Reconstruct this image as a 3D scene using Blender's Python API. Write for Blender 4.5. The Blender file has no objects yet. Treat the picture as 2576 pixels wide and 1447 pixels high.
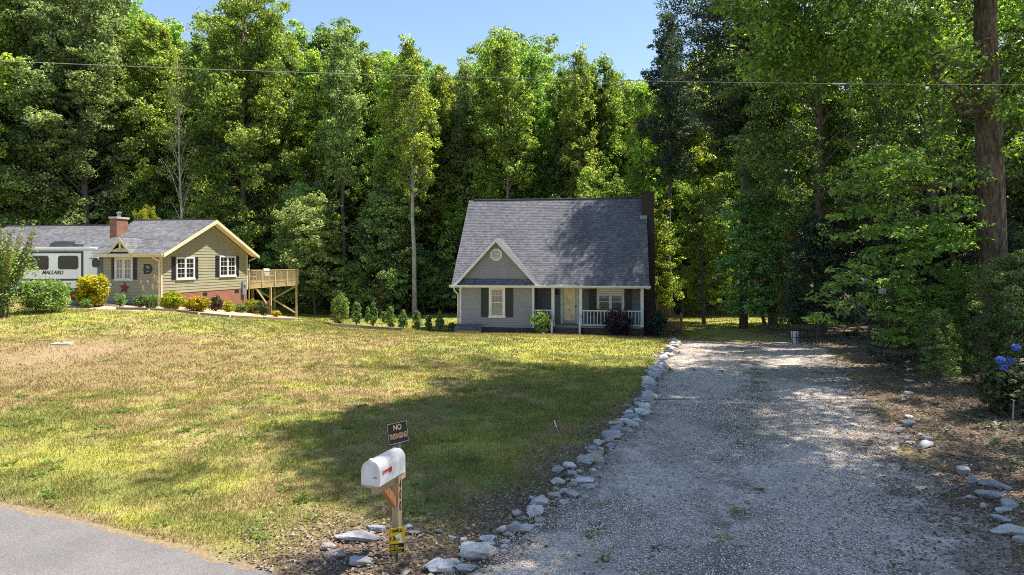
import bpy, math, random
import numpy as np
from mathutils import Vector

R = math.radians
sc = bpy.context.scene
COL = sc.collection

# ------------------------------------------------------------------ camera
EYE = 4.0                      # camera height over the road
FPX, CU, HV = 1717.0, 1288.0, 660.0   # focal length, centre column and horizon row of the survey drawing (2576 wide)
cam_data = bpy.data.cameras.new("camera")
cam = bpy.data.objects.new("camera", cam_data)
COL.objects.link(cam)
cam.location = (0, 0, EYE)
cam.rotation_euler = (R(90), 0, 0)
cam_data.sensor_width = 36.0
cam_data.lens = 36.0 * FPX / 2576.0
cam_data.shift_y = -(723.5 - HV) / 2576.0
cam_data.clip_start = 0.1
cam_data.clip_end = 2000
sc.camera = cam

# ------------------------------------------------------------------ sun, sky, exposure
SUN = Vector((0.45, 0.1, 1.0)).normalized()
sun_data = bpy.data.lights.new("sun", 'SUN')
sun_data.energy = 5.0
sun_data.angle = R(0.53)
sun_data.color = (1.0, 0.94, 0.84)
sun = bpy.data.objects.new("sun", sun_data)
COL.objects.link(sun)
sun.rotation_euler = (-SUN).to_track_quat('-Z', 'Y').to_euler()
sun.location = (20, 30, 60)
world = bpy.data.worlds.new("World")
sc.world = world
world.use_nodes = True
wn = world.node_tree.nodes
sky = wn.new('ShaderNodeTexSky')
sky.sky_type = 'NISHITA'
sky.sun_disc = False
sky.sun_elevation = math.asin(SUN.z)
sky.sun_rotation = math.atan2(SUN.x, SUN.y)
sky.air_density = 1.0
sky.dust_density = 0.3
sky.ozone_density = 1.0
wn['Background'].inputs['Strength'].default_value = 0.118
world.node_tree.links.new(sky.outputs[0], wn['Background'].inputs['Color'])
sc.view_settings.view_transform = 'Standard'
sc.view_settings.look = 'None'
sc.view_settings.exposure = 0.95
sc.view_settings.gamma = 1.0
sc.cycles.max_bounces = 10
sc.cycles.diffuse_bounces = 7
sc.cycles.glossy_bounces = 3
sc.cycles.transmission_bounces = 8
sc.cycles.filter_width = 1.0
sc.cycles.transparent_max_bounces = 8
sc.cycles.use_denoising = False

# ------------------------------------------------------------------ small helpers
rng = np.random.default_rng(7)
random.seed(7)
_tab = np.random.default_rng(99).random((256, 256))

def vnoise(x, y, s=0):
    x = np.asarray(x, float) + 17.3 * s; y = np.asarray(y, float) + 41.7 * s
    xi = np.floor(x).astype(int); yi = np.floor(y).astype(int)
    fx = x - xi; fy = y - yi
    fx = fx * fx * (3 - 2 * fx); fy = fy * fy * (3 - 2 * fy)
    a = _tab[xi % 256, yi % 256]; b = _tab[(xi + 1) % 256, yi % 256]
    c = _tab[xi % 256, (yi + 1) % 256]; d = _tab[(xi + 1) % 256, (yi + 1) % 256]
    return (a * (1 - fx) + b * fx) * (1 - fy) + (c * (1 - fx) + d * fx) * fy

def fbm(x, y, o=4, s=0):
    x = np.asarray(x, float); y = np.asarray(y, float)
    v = 0; a = 0.5; t = 0
    for i in range(o):
        v = v + a * vnoise(x * 2 ** i, y * 2 ** i, s + i * 3); t += a; a *= 0.5
    return v / t

def sstep(a, b, x):
    t = np.clip((x - a) / (b - a), 0, 1)
    return t * t * (3 - 2 * t)

def at(u, v, Y):
    """a surveyed point: column u, row v of the survey drawing, at distance Y"""
    return Vector(((u - CU) * Y / FPX, Y, EYE - (v - HV) * Y / FPX))

def tag(o, label, cat, group=None, kind=None):
    if label: o['label'] = label
    if cat: o['category'] = cat
    if group: o['group'] = group
    if kind: o['kind'] = kind
    return o

def empty(name, loc=(0, 0, 0), rz=0.0, label=None, cat=None, group=None):
    o = bpy.data.objects.new(name, None)
    o.empty_display_size = 0.2
    COL.objects.link(o)
    o.location = loc; o.rotation_euler = (0, 0, rz)
    return tag(o, label, cat, group)

class MB:
    """collects polygons (with optional uv) for one mesh"""
    def __init__(s): s.v = []; s.f = []; s.uv = {}
    def face(s, pts, uv=None):
        i = len(s.v); s.v += [tuple(p) for p in pts]
        s.f.append(tuple(range(i, i + len(pts))))
        if uv: s.uv[len(s.f) - 1] = uv
    def box(s, x0, x1, y0, y1, z0, z1, M=None):
        p = [(x0, y0, z0), (x1, y0, z0), (x1, y1, z0), (x0, y1, z0), (x0, y0, z1), (x1, y0, z1), (x1, y1, z1), (x0, y1, z1)]
        if M: p = [M(*q) for q in p]
        s.hexa(p)
    def hexa(s, p):
        i = len(s.v); s.v += [tuple(q) for q in p]
        for f in ((3, 2, 1, 0), (4, 5, 6, 7), (0, 1, 5, 4), (1, 2, 6, 5), (2, 3, 7, 6), (3, 0, 4, 7)):
            s.f.append(tuple(i + k for k in f))
    def prism(s, poly, off):
        """poly: list of 3d points, extruded by vector off"""
        a = [Vector(p) for p in poly]; o = Vector(off); b = [p + o for p in a]
        i = len(s.v); n = len(a); s.v += [tuple(p) for p in a + b]
        s.f.append(tuple(i + k for k in range(n - 1, -1, -1))); s.f.append(tuple(i + n + k for k in range(n)))
        for k in range(n):
            j = (k + 1) % n; s.f.append((i + k, i + j, i + n + j, i + n + k))
    def bar(s, a, b, w, h=None):
        """rectangular bar from a to b"""
        a = Vector(a); b = Vector(b); d = (b - a).normalized(); h = h or w
        up = Vector((0, 0, 1)) if abs(d.z) < 0.95 else Vector((0, 1, 0))
        r = d.cross(up).normalized(); u2 = r.cross(d).normalized()
        p = []
        for q in (a, b):
            for sx, sy in ((-1, -1), (1, -1), (1, 1), (-1, 1)): p.append(q + r * (sx * w / 2) + u2 * (sy * h / 2))
        i = len(s.v); s.v += [tuple(q) for q in p]
        for f in ((3, 2, 1, 0), (4, 5, 6, 7), (0, 1, 5, 4), (1, 2, 6, 5), (2, 3, 7, 6), (3, 0, 4, 7)):
            s.f.append(tuple(i + k for k in f))
    def tube(s, pts, rad, n=8, cap=True):
        pts = [Vector(p) for p in pts]; m = len(pts)
        if not hasattr(rad, '__len__'): rad = [rad] * m
        i0 = len(s.v)
        for k, p in enumerate(pts):
            d = (pts[min(k + 1, m - 1)] - pts[max(k - 1, 0)]).normalized()
            up = Vector((0, 0, 1)) if abs(d.z) < 0.9 else Vector((0, 1, 0))
            r = d.cross(up).normalized(); q = r.cross(d).normalized()
            for j in range(n):
                a = 2 * math.pi * j / n
                s.v.append(tuple(p + (r * math.cos(a) + q * math.sin(a)) * rad[k]))
        for k in range(m - 1):
            for j in range(n):
                a = i0 + k * n + j; b = i0 + k * n + (j + 1) % n
                s.f.append((a, b, b + n, a + n))
        if cap:
            s.f.append(tuple(i0 + j for j in range(n - 1, -1, -1)))
            s.f.append(tuple(i0 + (m - 1) * n + j for j in range(n)))
    def mesh(s, name, smooth=False):
        me = bpy.data.meshes.new(name)
        me.from_pydata(s.v, [], s.f)
        if s.uv:
            l = me.uv_layers.new(name='UVMap')
            for pi, p in enumerate(me.polygons):
                u = s.uv.get(pi)
                if u:
                    for k, li in enumerate(p.loop_indices): l.data[li].uv = u[k]
        if smooth: me.polygons.foreach_set('use_smooth', [True] * len(me.polygons))
        me.update()
        return me
    def build(s, name, mat, parent=None, smooth=False, bevel=0):
        return link(name, s.mesh(name, smooth), mat, parent, bevel)

def link(name, me, mat, parent=None, bevel=0):
    o = bpy.data.objects.new(name, me)
    COL.objects.link(o)
    if mat and not me.materials: me.materials.append(mat)
    if parent: o.parent = parent
    if bevel:
        b = o.modifiers.new('bevel', 'BEVEL'); b.width = bevel; b.segments = 2; b.limit_method = 'ANGLE'
    return o

def fast_mesh(name, verts, faces, colors=None, smooth=False):
    """verts (n,3), faces (m,k) arrays"""
    me = bpy.data.meshes.new(name)
    n = len(verts); m, k = faces.shape
    me.vertices.add(n); me.vertices.foreach_set('co', np.ascontiguousarray(verts, np.float32).ravel())
    me.loops.add(m * k); me.loops.foreach_set('vertex_index', np.ascontiguousarray(faces, np.int32).ravel())
    me.polygons.add(m); me.polygons.foreach_set('loop_start', np.arange(0, m * k, k, dtype=np.int32))
    if smooth: me.polygons.foreach_set('use_smooth', np.ones(m, bool))
    if colors is not None:
        a = me.color_attributes.new('Col', 'FLOAT_COLOR', 'POINT')
        c = np.ones((n, 4), np.float32); c[:, :3] = colors
        a.data.foreach_set('color', c.ravel())
    me.update(calc_edges=True)
    return me

def copy_tree(root, loc=None, rz=0.0, scale=None, label=None, group=None):
    c = root.copy(); COL.objects.link(c)
    for ch in list(root.children):
        d = ch.copy(); COL.objects.link(d); d.parent = c
        for g in list(ch.children):
            e = g.copy(); COL.objects.link(e); e.parent = d
    if loc is not None: c.location = loc
    c.rotation_euler = (0, 0, rz)
    if scale is not None: c.scale = scale
    if label: c['label'] = label
    if group: c['group'] = group
    return c

# ------------------------------------------------------------------ materials
def mat_new(name):
    m = bpy.data.materials.new(name); m.use_nodes = True
    nt = m.node_tree; p = nt.nodes['Principled BSDF']
    return m, nt, p

def N(nt, t, **kw):
    n = nt.nodes.new(t)
    for k, v in kw.items():
        if k in n.inputs.keys(): n.inputs[k].default_value = v
        else: setattr(n, k, v)
    return n

def plain(name, col, rough=0.6, spec=0.4, var=0.12, scale=6.0, bump=0.0, stain=None, metallic=0.0):
    """a painted or weathered surface: base colour with uneven tone, grime and a little bump"""
    m, nt, p = mat_new(name); L = nt.links.new
    tc = N(nt, 'ShaderNodeTexCoord')
    no = N(nt, 'ShaderNodeTexNoise', Scale=scale, Detail=6.0, Roughness=0.65)
    L(tc.outputs['Object'], no.inputs['Vector'])
    rp = N(nt, 'ShaderNodeValToRGB')
    c = np.array(col)
    d = np.array(stain) if stain else c * (1 - 2 * var)
    rp.color_ramp.elements[0].position = 0.3; rp.color_ramp.elements[0].color = (*d, 1)
    rp.color_ramp.elements[1].position = 0.62; rp.color_ramp.elements[1].color = (*np.clip(c * (1 + var * .5), 0, 1), 1)
    L(no.outputs['Fac'], rp.inputs['Fac']); L(rp.outputs['Color'], p.inputs['Base Color'])
    p.inputs['Roughness'].default_value = rough
    p.inputs['Specular IOR Level'].default_value = spec
    p.inputs['Metallic'].default_value = metallic
    if bump:
        n2 = N(nt, 'ShaderNodeTexNoise', Scale=scale * 8, Detail=5.0)
        L(tc.outputs['Object'], n2.inputs['Vector'])
        b = N(nt, 'ShaderNodeBump', Strength=bump, Distance=0.02)
        L(n2.outputs['Fac'], b.inputs['Height']); L(b.outputs['Normal'], p.inputs['Normal'])
    return m

def wood(name, c1, c2, rough=0.75, along='Z'):
    m, nt, p = mat_new(name); L = nt.links.new
    tc = N(nt, 'ShaderNodeTexCoord'); mp = N(nt, 'ShaderNodeMapping')
    mp.inputs['Scale'].default_value = {'Z': (14, 14, 0.9), 'X': (0.9, 14, 14), 'Y': (14, .9, 14)}[along]
    L(tc.outputs['Object'], mp.inputs['Vector'])
    no = N(nt, 'ShaderNodeTexNoise', Scale=2.0, Detail=8.0, Roughness=0.7, Distortion=0.4)
    L(mp.outputs[0], no.inputs['Vector'])
    rp = N(nt, 'ShaderNodeValToRGB')
    rp.color_ramp.elements[0].position = 0.32; rp.color_ramp.elements[0].color = (*c1, 1)
    rp.color_ramp.elements[1].position = 0.68; rp.color_ramp.elements[1].color = (*c2, 1)
    L(no.outputs['Fac'], rp.inputs['Fac']); L(rp.outputs['Color'], p.inputs['Base Color'])
    b = N(nt, 'ShaderNodeBump', Strength=0.35, Distance=0.01)
    L(no.outputs['Fac'], b.inputs['Height']); L(b.outputs['Normal'], p.inputs['Normal'])
    p.inputs['Roughness'].default_value = rough; p.inputs['Specular IOR Level'].default_value = 0.25
    return m

def brick(name, c1, c2, mortar, bw=0.21, bh=0.075):
    m, nt, p = mat_new(name); L = nt.links.new
    tc = N(nt, 'ShaderNodeTexCoord'); sp = N(nt, 'ShaderNodeSeparateXYZ'); L(tc.outputs['Object'], sp.inputs[0])
    ad = N(nt, 'ShaderNodeMath', operation='ADD'); L(sp.outputs['X'], ad.inputs[0]); L(sp.outputs['Y'], ad.inputs[1])
    cb = N(nt, 'ShaderNodeCombineXYZ'); L(ad.outputs[0], cb.inputs['X']); L(sp.outputs['Z'], cb.inputs['Y'])
    br = N(nt, 'ShaderNodeTexBrick', Scale=1.0)
    br.inputs['Color1'].default_value = (*c1, 1); br.inputs['Color2'].default_value = (*c2, 1); br.inputs['Mortar'].default_value = (*mortar, 1)
    br.inputs['Brick Width'].default_value = bw; br.inputs['Row Height'].default_value = bh
    br.inputs['Mortar Size'].default_value = 0.007; br.inputs['Bias'].default_value = 0.0
    L(cb.outputs[0], br.inputs['Vector'])
    no = N(nt, 'ShaderNodeTexNoise', Scale=1.7, Detail=6.0); L(tc.outputs['Object'], no.inputs['Vector'])
    mx = N(nt, 'ShaderNodeMix', data_type='RGBA', blend_type='MULTIPLY'); mx.inputs[0].default_value = 0.55
    L(br.outputs['Color'], mx.inputs[6]); L(no.outputs['Color'], mx.inputs[7])
    hs = N(nt, 'ShaderNodeHueSaturation', Saturation=1.0, Value=1.35); L(mx.outputs[2], hs.inputs['Color'])
    L(hs.outputs[0], p.inputs['Base Color'])
    b = N(nt, 'ShaderNodeBump', Strength=0.5, Distance=0.006); b.invert = True
    L(br.outputs['Fac'], b.inputs['Height']); L(b.outputs['Normal'], p.inputs['Normal'])
    p.inputs['Roughness'].default_value = 0.85
    return m

def shingle(name, c1, c2, c3):
    m, nt, p = mat_new(name); L = nt.links.new
    uv = N(nt, 'ShaderNodeUVMap')
    br = N(nt, 'ShaderNodeTexBrick', Scale=1.0)
    br.inputs['Color1'].default_value = (*c1, 1); br.inputs['Color2'].default_value = (*c2, 1); br.inputs['Mortar'].default_value = (*c3, 1)
    br.inputs['Brick Width'].default_value = 0.2; br.inputs['Row Height'].default_value = 0.165
    br.inputs['Mortar Size'].default_value = 0.006; br.inputs['Bias'].default_value = 0.1
    br.offset = 0.37
    L(uv.outputs[0], br.inputs['Vector'])
    no = N(nt, 'ShaderNodeTexNoise', Scale=0.35, Detail=5.0); L(uv.outputs[0], no.inputs['Vector'])
    n2 = N(nt, 'ShaderNodeTexNoise', Scale=45.0, Detail=3.0); L(uv.outputs[0], n2.inputs['Vector'])
    mr = N(nt, 'ShaderNodeMapRange'); mr.inputs[1].default_value = 0.3; mr.inputs[2].default_value = 0.7; mr.inputs[3].default_value = 0.88; mr.inputs[4].default_value = 1.1
    L(no.outputs['Fac'], mr.inputs[0])
    m2 = N(nt, 'ShaderNodeMapRange'); m2.inputs[1].default_value = 0.3; m2.inputs[2].default_value = 0.7; m2.inputs[3].default_value = 0.7; m2.inputs[4].default_value = 1.3
    L(n2.outputs['Fac'], m2.inputs[0])
    mu = N(nt, 'ShaderNodeMath', operation='MULTIPLY'); L(mr.outputs[0], mu.inputs[0]); L(m2.outputs[0], mu.inputs[1])
    hs = N(nt, 'ShaderNodeHueSaturation'); L(br.outputs['Color'], hs.inputs['Color']); L(mu.outputs[0], hs.inputs['Value'])
    L(hs.outputs[0], p.inputs['Base Color'])
    p.inputs['Roughness'].default_value = 0.85; p.inputs['Specular IOR Level'].default_value = 0.3
    b = N(nt, 'ShaderNodeBump', Strength=0.4, Distance=0.004); L(n2.outputs['Fac'], b.inputs['Height']); L(b.outputs['Normal'], p.inputs['Normal'])
    return m

def leaf_mat(name, dark, mid, light, trans=0.42, tcol=None, rough=0.5, objvar=0.25, spec=0.45, patchy=.25):
    m, nt, p = mat_new(name); L = nt.links.new
    g = N(nt, 'ShaderNodeNewGeometry'); oi = N(nt, 'ShaderNodeObjectInfo')
    rp = N(nt, 'ShaderNodeValToRGB'); e = rp.color_ramp.elements
    e[0].position = 0.0; e[0].color = (*dark, 1); e[1].position = 1.0; e[1].color = (*light, 1)
    x = e.new(0.5); x.color = (*mid, 1)
    L(g.outputs['Random Per Island'], rp.inputs['Fac'])
    hs = N(nt, 'ShaderNodeHueSaturation')
    a = N(nt, 'ShaderNodeMapRange'); a.inputs[3].default_value = 1 - objvar; a.inputs[4].default_value = 1 + objvar
    L(oi.outputs['Random'], a.inputs[0]); L(a.outputs[0], hs.inputs['Value'])
    h = N(nt, 'ShaderNodeMapRange'); h.inputs[3].default_value = 0.5 + .03 * objvar / .25; h.inputs[4].default_value = 0.5 - .022 * objvar / .25
    mu = N(nt, 'ShaderNodeMath', operation='MULTIPLY'); mu.inputs[1].default_value = 7.31
    fr = N(nt, 'ShaderNodeMath', operation='FRACT')
    L(oi.outputs['Random'], mu.inputs[0]); L(mu.outputs[0], fr.inputs[0]); L(fr.outputs[0], h.inputs[0]); L(h.outputs[0], hs.inputs['Hue'])
    no = N(nt, 'ShaderNodeTexNoise', Scale=.55, Detail=3.0); L(g.outputs['Position'], no.inputs['Vector'])
    nr_ = N(nt, 'ShaderNodeMapRange'); nr_.inputs[1].default_value = .36; nr_.inputs[2].default_value = .64; nr_.inputs[3].default_value = 1 - patchy; nr_.inputs[4].default_value = 1 + patchy
    L(no.outputs['Fac'], nr_.inputs[0])
    h2 = N(nt, 'ShaderNodeHueSaturation'); L(nr_.outputs[0], h2.inputs['Value']); L(rp.outputs['Color'], h2.inputs['Color'])
    L(h2.outputs[0], hs.inputs['Color']); L(hs.outputs[0], p.inputs['Base Color'])
    p.inputs['Roughness'].default_value = rough; p.inputs['Specular IOR Level'].default_value = spec
    t = N(nt, 'ShaderNodeBsdfTranslucent')
    tm = N(nt, 'ShaderNodeMix', data_type='RGBA', blend_type='MULTIPLY'); tm.inputs[0].default_value = 1.0
    L(hs.outputs[0], tm.inputs[6]); tm.inputs[7].default_value = (*(tcol or (2.1, 1.9, 0.7)), 1)
    L(tm.outputs[2], t.inputs['Color'])
    mx = N(nt, 'ShaderNodeMixShader'); mx.inputs[0].default_value = trans
    L(p.outputs[0], mx.inputs[1]); L(t.outputs[0], mx.inputs[2])
    L(mx.outputs[0], nt.nodes['Material Output'].inputs['Surface'])
    return m

def bark(name, c1, c2, sc_=1.0):
    m, nt, p = mat_new(name); L = nt.links.new
    tc = N(nt, 'ShaderNodeTexCoord'); mp = N(nt, 'ShaderNodeMapping'); mp.inputs['Scale'].default_value = (9 * sc_, 9 * sc_, 1.9 * sc_)
    L(tc.outputs['Object'], mp.inputs['Vector'])
    no = N(nt, 'ShaderNodeTexNoise', Scale=1.6, Detail=8.0, Roughness=0.7, Distortion=0.8); L(mp.outputs[0], no.inputs['Vector'])
    n2 = N(nt, 'ShaderNodeTexNoise', Scale=0.7, Detail=4.0); L(tc.outputs['Object'], n2.inputs['Vector'])
    rp = N(nt, 'ShaderNodeValToRGB')
    rp.color_ramp.elements[0].position = 0.38; rp.color_ramp.elements[0].color = (*c1, 1)
    rp.color_ramp.elements[1].position = 0.64; rp.color_ramp.elements[1].color = (*c2, 1)
    L(no.outputs['Fac'], rp.inputs['Fac'])
    mr = N(nt, 'ShaderNodeMapRange'); mr.inputs[1].default_value = 0.3; mr.inputs[2].default_value = 0.7; mr.inputs[3].default_value = 0.65; mr.inputs[4].default_value = 1.3
    L(n2.outputs['Fac'], mr.inputs[0])
    hs = N(nt, 'ShaderNodeHueSaturation'); L(rp.outputs['Color'], hs.inputs['Color']); L(mr.outputs[0], hs.inputs['Value'])
    L(hs.outputs[0], p.inputs['Base Color'])
    b = N(nt, 'ShaderNodeBump', Strength=0.9, Distance=0.05); L(no.outputs['Fac'], b.inputs['Height']); L(b.outputs['Normal'], p.inputs['Normal'])
    p.inputs['Roughness'].default_value = 0.9; p.inputs['Specular IOR Level'].default_value = 0.2
    return m

def attr_mat(name, rough=0.9, fine=30.0, amp=0.35, bumpd=0.03, trans=0.0, island=0.0):
    """surface whose own colour is the mesh colour attribute, broken up by fine noise"""
    m, nt, p = mat_new(name); L = nt.links.new
    at_ = N(nt, 'ShaderNodeAttribute'); at_.attribute_name = 'Col'
    hs = N(nt, 'ShaderNodeHueSaturation'); L(at_.outputs['Color'], hs.inputs['Color'])
    if fine:
        tc = N(nt, 'ShaderNodeTexCoord')
        no = N(nt, 'ShaderNodeTexNoise', Scale=fine, Detail=8.0, Roughness=0.75); L(tc.outputs['Object'], no.inputs['Vector'])
        mr = N(nt, 'ShaderNodeMapRange'); mr.inputs[1].default_value = 0.3; mr.inputs[2].default_value = 0.7
        mr.inputs[3].default_value = 1 - amp; mr.inputs[4].default_value = 1 + amp
        L(no.outputs['Fac'], mr.inputs[0]); L(mr.outputs[0], hs.inputs['Value'])
        b = N(nt, 'ShaderNodeBump', Strength=0.7, Distance=bumpd); L(no.outputs['Fac'], b.inputs['Height']); L(b.outputs['Normal'], p.inputs['Normal'])
    if island:
        g = N(nt, 'ShaderNodeNewGeometry'); mr = N(nt, 'ShaderNodeMapRange')
        mr.inputs[3].default_value = 1 - island; mr.inputs[4].default_value = 1 + island
        L(g.outputs['Random Per Island'], mr.inputs[0]); L(mr.outputs[0], hs.inputs['Value'])
    L(hs.outputs[0], p.inputs['Base Color'])
    p.inputs['Roughness'].default_value = rough; p.inputs['Specular IOR Level'].default_value = 0.2
    if trans:
        t = N(nt, 'ShaderNodeBsdfTranslucent'); L(hs.outputs[0], t.inputs['Color'])
        mx = N(nt, 'ShaderNodeMixShader'); mx.inputs[0].default_value = trans
        L(p.outputs[0], mx.inputs[1]); L(t.outputs[0], mx.inputs[2]); L(mx.outputs[0], nt.nodes['Material Output'].inputs['Surface'])
    return m

def glass_mat(name, tint, refl):
    """window glass over a dark room: a dark body that mirrors the yard"""
    m, nt, p = mat_new(name); L = nt.links.new
    p.inputs['Base Color'].default_value = (*tint, 1); p.inputs['Roughness'].default_value = 0.4
    gl = N(nt, 'ShaderNodeBsdfGlossy', Roughness=0.03); gl.inputs['Color'].default_value = (0.9, 0.92, 0.9, 1)
    tc = N(nt, 'ShaderNodeTexCoord'); no = N(nt, 'ShaderNodeTexNoise', Scale=3.0); L(tc.outputs['Object'], no.inputs['Vector'])
    b = N(nt, 'ShaderNodeBump', Strength=0.03, Distance=0.02); L(no.outputs['Fac'], b.inputs['Height']); L(b.outputs['Normal'], gl.inputs['Normal'])
    mx = N(nt, 'ShaderNodeMixShader'); mx.inputs[0].default_value = refl
    L(p.outputs[0], mx.inputs[1]); L(gl.outputs[0], mx.inputs[2]); L(mx.outputs[0], nt.nodes['Material Output'].inputs['Surface'])
    return m

def rock_mat(name, c1, c2, c3):
    m, nt, p = mat_new(name); L = nt.links.new
    tc = N(nt, 'ShaderNodeTexCoord'); oi = N(nt, 'ShaderNodeObjectInfo')
    ad = N(nt, 'ShaderNodeVectorMath', operation='ADD'); sc2 = N(nt, 'ShaderNodeMath', operation='MULTIPLY'); sc2.inputs[1].default_value = 37.0
    L(oi.outputs['Random'], sc2.inputs[0]); L(tc.outputs['Object'], ad.inputs[0]); L(sc2.outputs[0], ad.inputs[1])
    no = N(nt, 'ShaderNodeTexNoise', Scale=2.2, Detail=9.0, Roughness=0.7); L(ad.outputs[0], no.inputs['Vector'])
    rp = N(nt, 'ShaderNodeValToRGB'); e = rp.color_ramp.elements
    e[0].position = 0.3; e[0].color = (*c1, 1); e[1].position = 0.62; e[1].color = (*c3, 1); x = e.new(0.45); x.color = (*c2, 1)
    L(no.outputs['Fac'], rp.inputs['Fac'])
    s1 = N(nt, 'ShaderNodeTexNoise', Scale=1.1, Detail=7.0, Roughness=0.75); L(ad.outputs[0], s1.inputs['Vector'])
    s2 = N(nt, 'ShaderNodeMapRange'); s2.inputs[1].default_value = .5; s2.inputs[2].default_value = .64; s2.inputs[4].default_value = .8; L(s1.outputs['Fac'], s2.inputs[0])
    s3 = N(nt, 'ShaderNodeMix', data_type='RGBA'); s3.inputs[7].default_value = (.2, .15, .1, 1); L(s2.outputs[0], s3.inputs[0]); L(rp.outputs['Color'], s3.inputs[6])
    hs = N(nt, 'ShaderNodeHueSaturation'); mr = N(nt, 'ShaderNodeMapRange'); mr.inputs[3].default_value = 0.75; mr.inputs[4].default_value = 1.2
    L(oi.outputs['Random'], mr.inputs[0]); L(mr.outputs[0], hs.inputs['Value']); L(s3.outputs[2], hs.inputs['Color']); L(hs.outputs[0], p.inputs['Base Color'])
    b = N(nt, 'ShaderNodeBump', Strength=0.8, Distance=0.08); L(no.outputs['Fac'], b.inputs['Height']); L(b.outputs['Normal'], p.inputs['Normal'])
    p.inputs['Roughness'].default_value = 0.85
    return m

def asphalt_mat(name, c, fleck):
    m, nt, p = mat_new(name); L = nt.links.new
    tc = N(nt, 'ShaderNodeTexCoord')
    vo = N(nt, 'ShaderNodeTexVoronoi', Scale=95.0); L(tc.outputs['Object'], vo.inputs['Vector'])
    no = N(nt, 'ShaderNodeTexNoise', Scale=0.6, Detail=7.0, Roughness=0.65); L(tc.outputs['Object'], no.inputs['Vector'])
    sp = N(nt, 'ShaderNodeSeparateColor'); L(vo.outputs['Color'], sp.inputs[0])
    mx = N(nt, 'ShaderNodeMix', data_type='RGBA'); mx.inputs[6].default_value = (*c, 1); mx.inputs[7].default_value = (*fleck, 1)
    gt = N(nt, 'ShaderNodeMapRange'); gt.inputs[1].default_value = 0.35; gt.inputs[2].default_value = 1.0; L(sp.outputs[0], gt.inputs[0]); L(gt.outputs[0], mx.inputs[0])
    hs = N(nt, 'ShaderNodeHueSaturation'); mr = N(nt, 'ShaderNodeMapRange'); mr.inputs[1].default_value = 0.3; mr.inputs[2].default_value = 0.7; mr.inputs[3].default_value = 0.8; mr.inputs[4].default_value = 1.15
    L(no.outputs['Fac'], mr.inputs[0]); L(mr.outputs[0], hs.inputs['Value']); L(mx.outputs[2], hs.inputs['Color']); L(hs.outputs[0], p.inputs['Base Color'])
    ck = N(nt, 'ShaderNodeTexVoronoi', Scale=.55); ck.feature = 'DISTANCE_TO_EDGE'
    wv = N(nt, 'ShaderNodeTexNoise', Scale=2.5, Detail=6.0); L(tc.outputs['Object'], wv.inputs['Vector'])
    av = N(nt, 'ShaderNodeMix', data_type='RGBA', blend_type='ADD'); av.inputs[0].default_value = .55; L(tc.outputs['Object'], av.inputs[6]); L(wv.outputs['Color'], av.inputs[7]); L(av.outputs[2], ck.inputs['Vector'])
    cm_ = N(nt, 'ShaderNodeMapRange'); cm_.inputs[1].default_value = .003; cm_.inputs[2].default_value = .016; cm_.inputs[3].default_value = .93; cm_.inputs[4].default_value = 1.0; L(ck.outputs['Distance'], cm_.inputs[0])
    vm_ = N(nt, 'ShaderNodeMath', operation='MULTIPLY'); L(mr.outputs[0], vm_.inputs[0]); L(cm_.outputs[0], vm_.inputs[1]); L(vm_.outputs[0], hs.inputs['Value'])
    b = N(nt, 'ShaderNodeBump', Strength=0.5, Distance=0.006); L(vo.outputs['Distance'], b.inputs['Height']); L(b.outputs['Normal'], p.inputs['Normal'])
    p.inputs['Roughness'].default_value = 0.85
    return m

M = {}
M['sid_grey'] = plain('grey siding paint', (0.26, 0.25, 0.268), 0.6, 0.3, 0.05, 1.5)
M['sid_porch_shade'] = plain('grey siding darkened for porch shade', (0.14, 0.145, 0.165), 0.6, 0.3, 0.05, 1.5)  # same grey siding, its colour darkened for the shade under the porch
M['sid_olive'] = plain('olive siding paint', (0.32, 0.3, 0.2), 0.6, 0.3, 0.05, 1.5)
M['white'] = plain('white trim paint', (0.66, 0.65, 0.635), 0.5, 0.4, 0.07, 3.0)
M['cream'] = plain('cream trim paint', (0.72, 0.6, 0.4), 0.55, 0.35, 0.06, 3.0)
M['shutter'] = plain('black shutter', (0.022, 0.022, 0.026), 0.5, 0.4, 0.1, 6.0)
M['black'] = plain('black iron', (0.02, 0.02, 0.022), 0.5, 0.4, 0.1, 8.0)
M['glass'] = glass_mat('window glass', (0.02, 0.022, 0.025), 0.12)
M['glass_dark'] = glass_mat('dark tinted glass', (0.012, 0.012, 0.014), 0.03); M['glass_dark'].node_tree.nodes['Principled BSDF'].inputs['Specular IOR Level'].default_value = 0.08
M['glass_blind'] = glass_mat('glass over pale blind', (0.2, 0.17, 0.12), 0.12)
M['glass_mirror'] = glass_mat('mirroring porch glass', (0.06, 0.055, 0.03), 0.25)
M['door_tan'] = plain('tan storm door panel', (0.85, 0.71, 0.4), 0.35, 0.6, 0.2, 5.0)
M['door_frame'] = plain('storm door frame', (0.42, 0.43, 0.4), 0.45, 0.4, 0.05, 3.0)
M['brick_dark'] = brick('brown brick', (0.1, 0.055, 0.04), (0.07, 0.04, 0.03), (0.11, 0.09, 0.08))
M['brick_chim'] = brick('dark chimney brick', (0.05, 0.028, 0.022), (0.035, 0.022, 0.018), (0.05, 0.04, 0.036))
M['brick_red'] = brick('red brick', (0.3, 0.1, 0.055), (0.24, 0.085, 0.05), (0.32, 0.22, 0.17))
M['roof_grey'] = shingle('grey shingles', (0.18, 0.178, 0.195), (0.105, 0.105, 0.122), (0.05, 0.05, 0.06))
M['roof_left'] = shingle('pale grey shingles', (0.22, 0.215, 0.22), (0.11, 0.11, 0.12), (0.06, 0.06, 0.068))
M['ridge'] = plain('dark ridge cap', (0.06, 0.058, 0.062), 0.85, 0.2, 0.2, 5.0)
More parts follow.
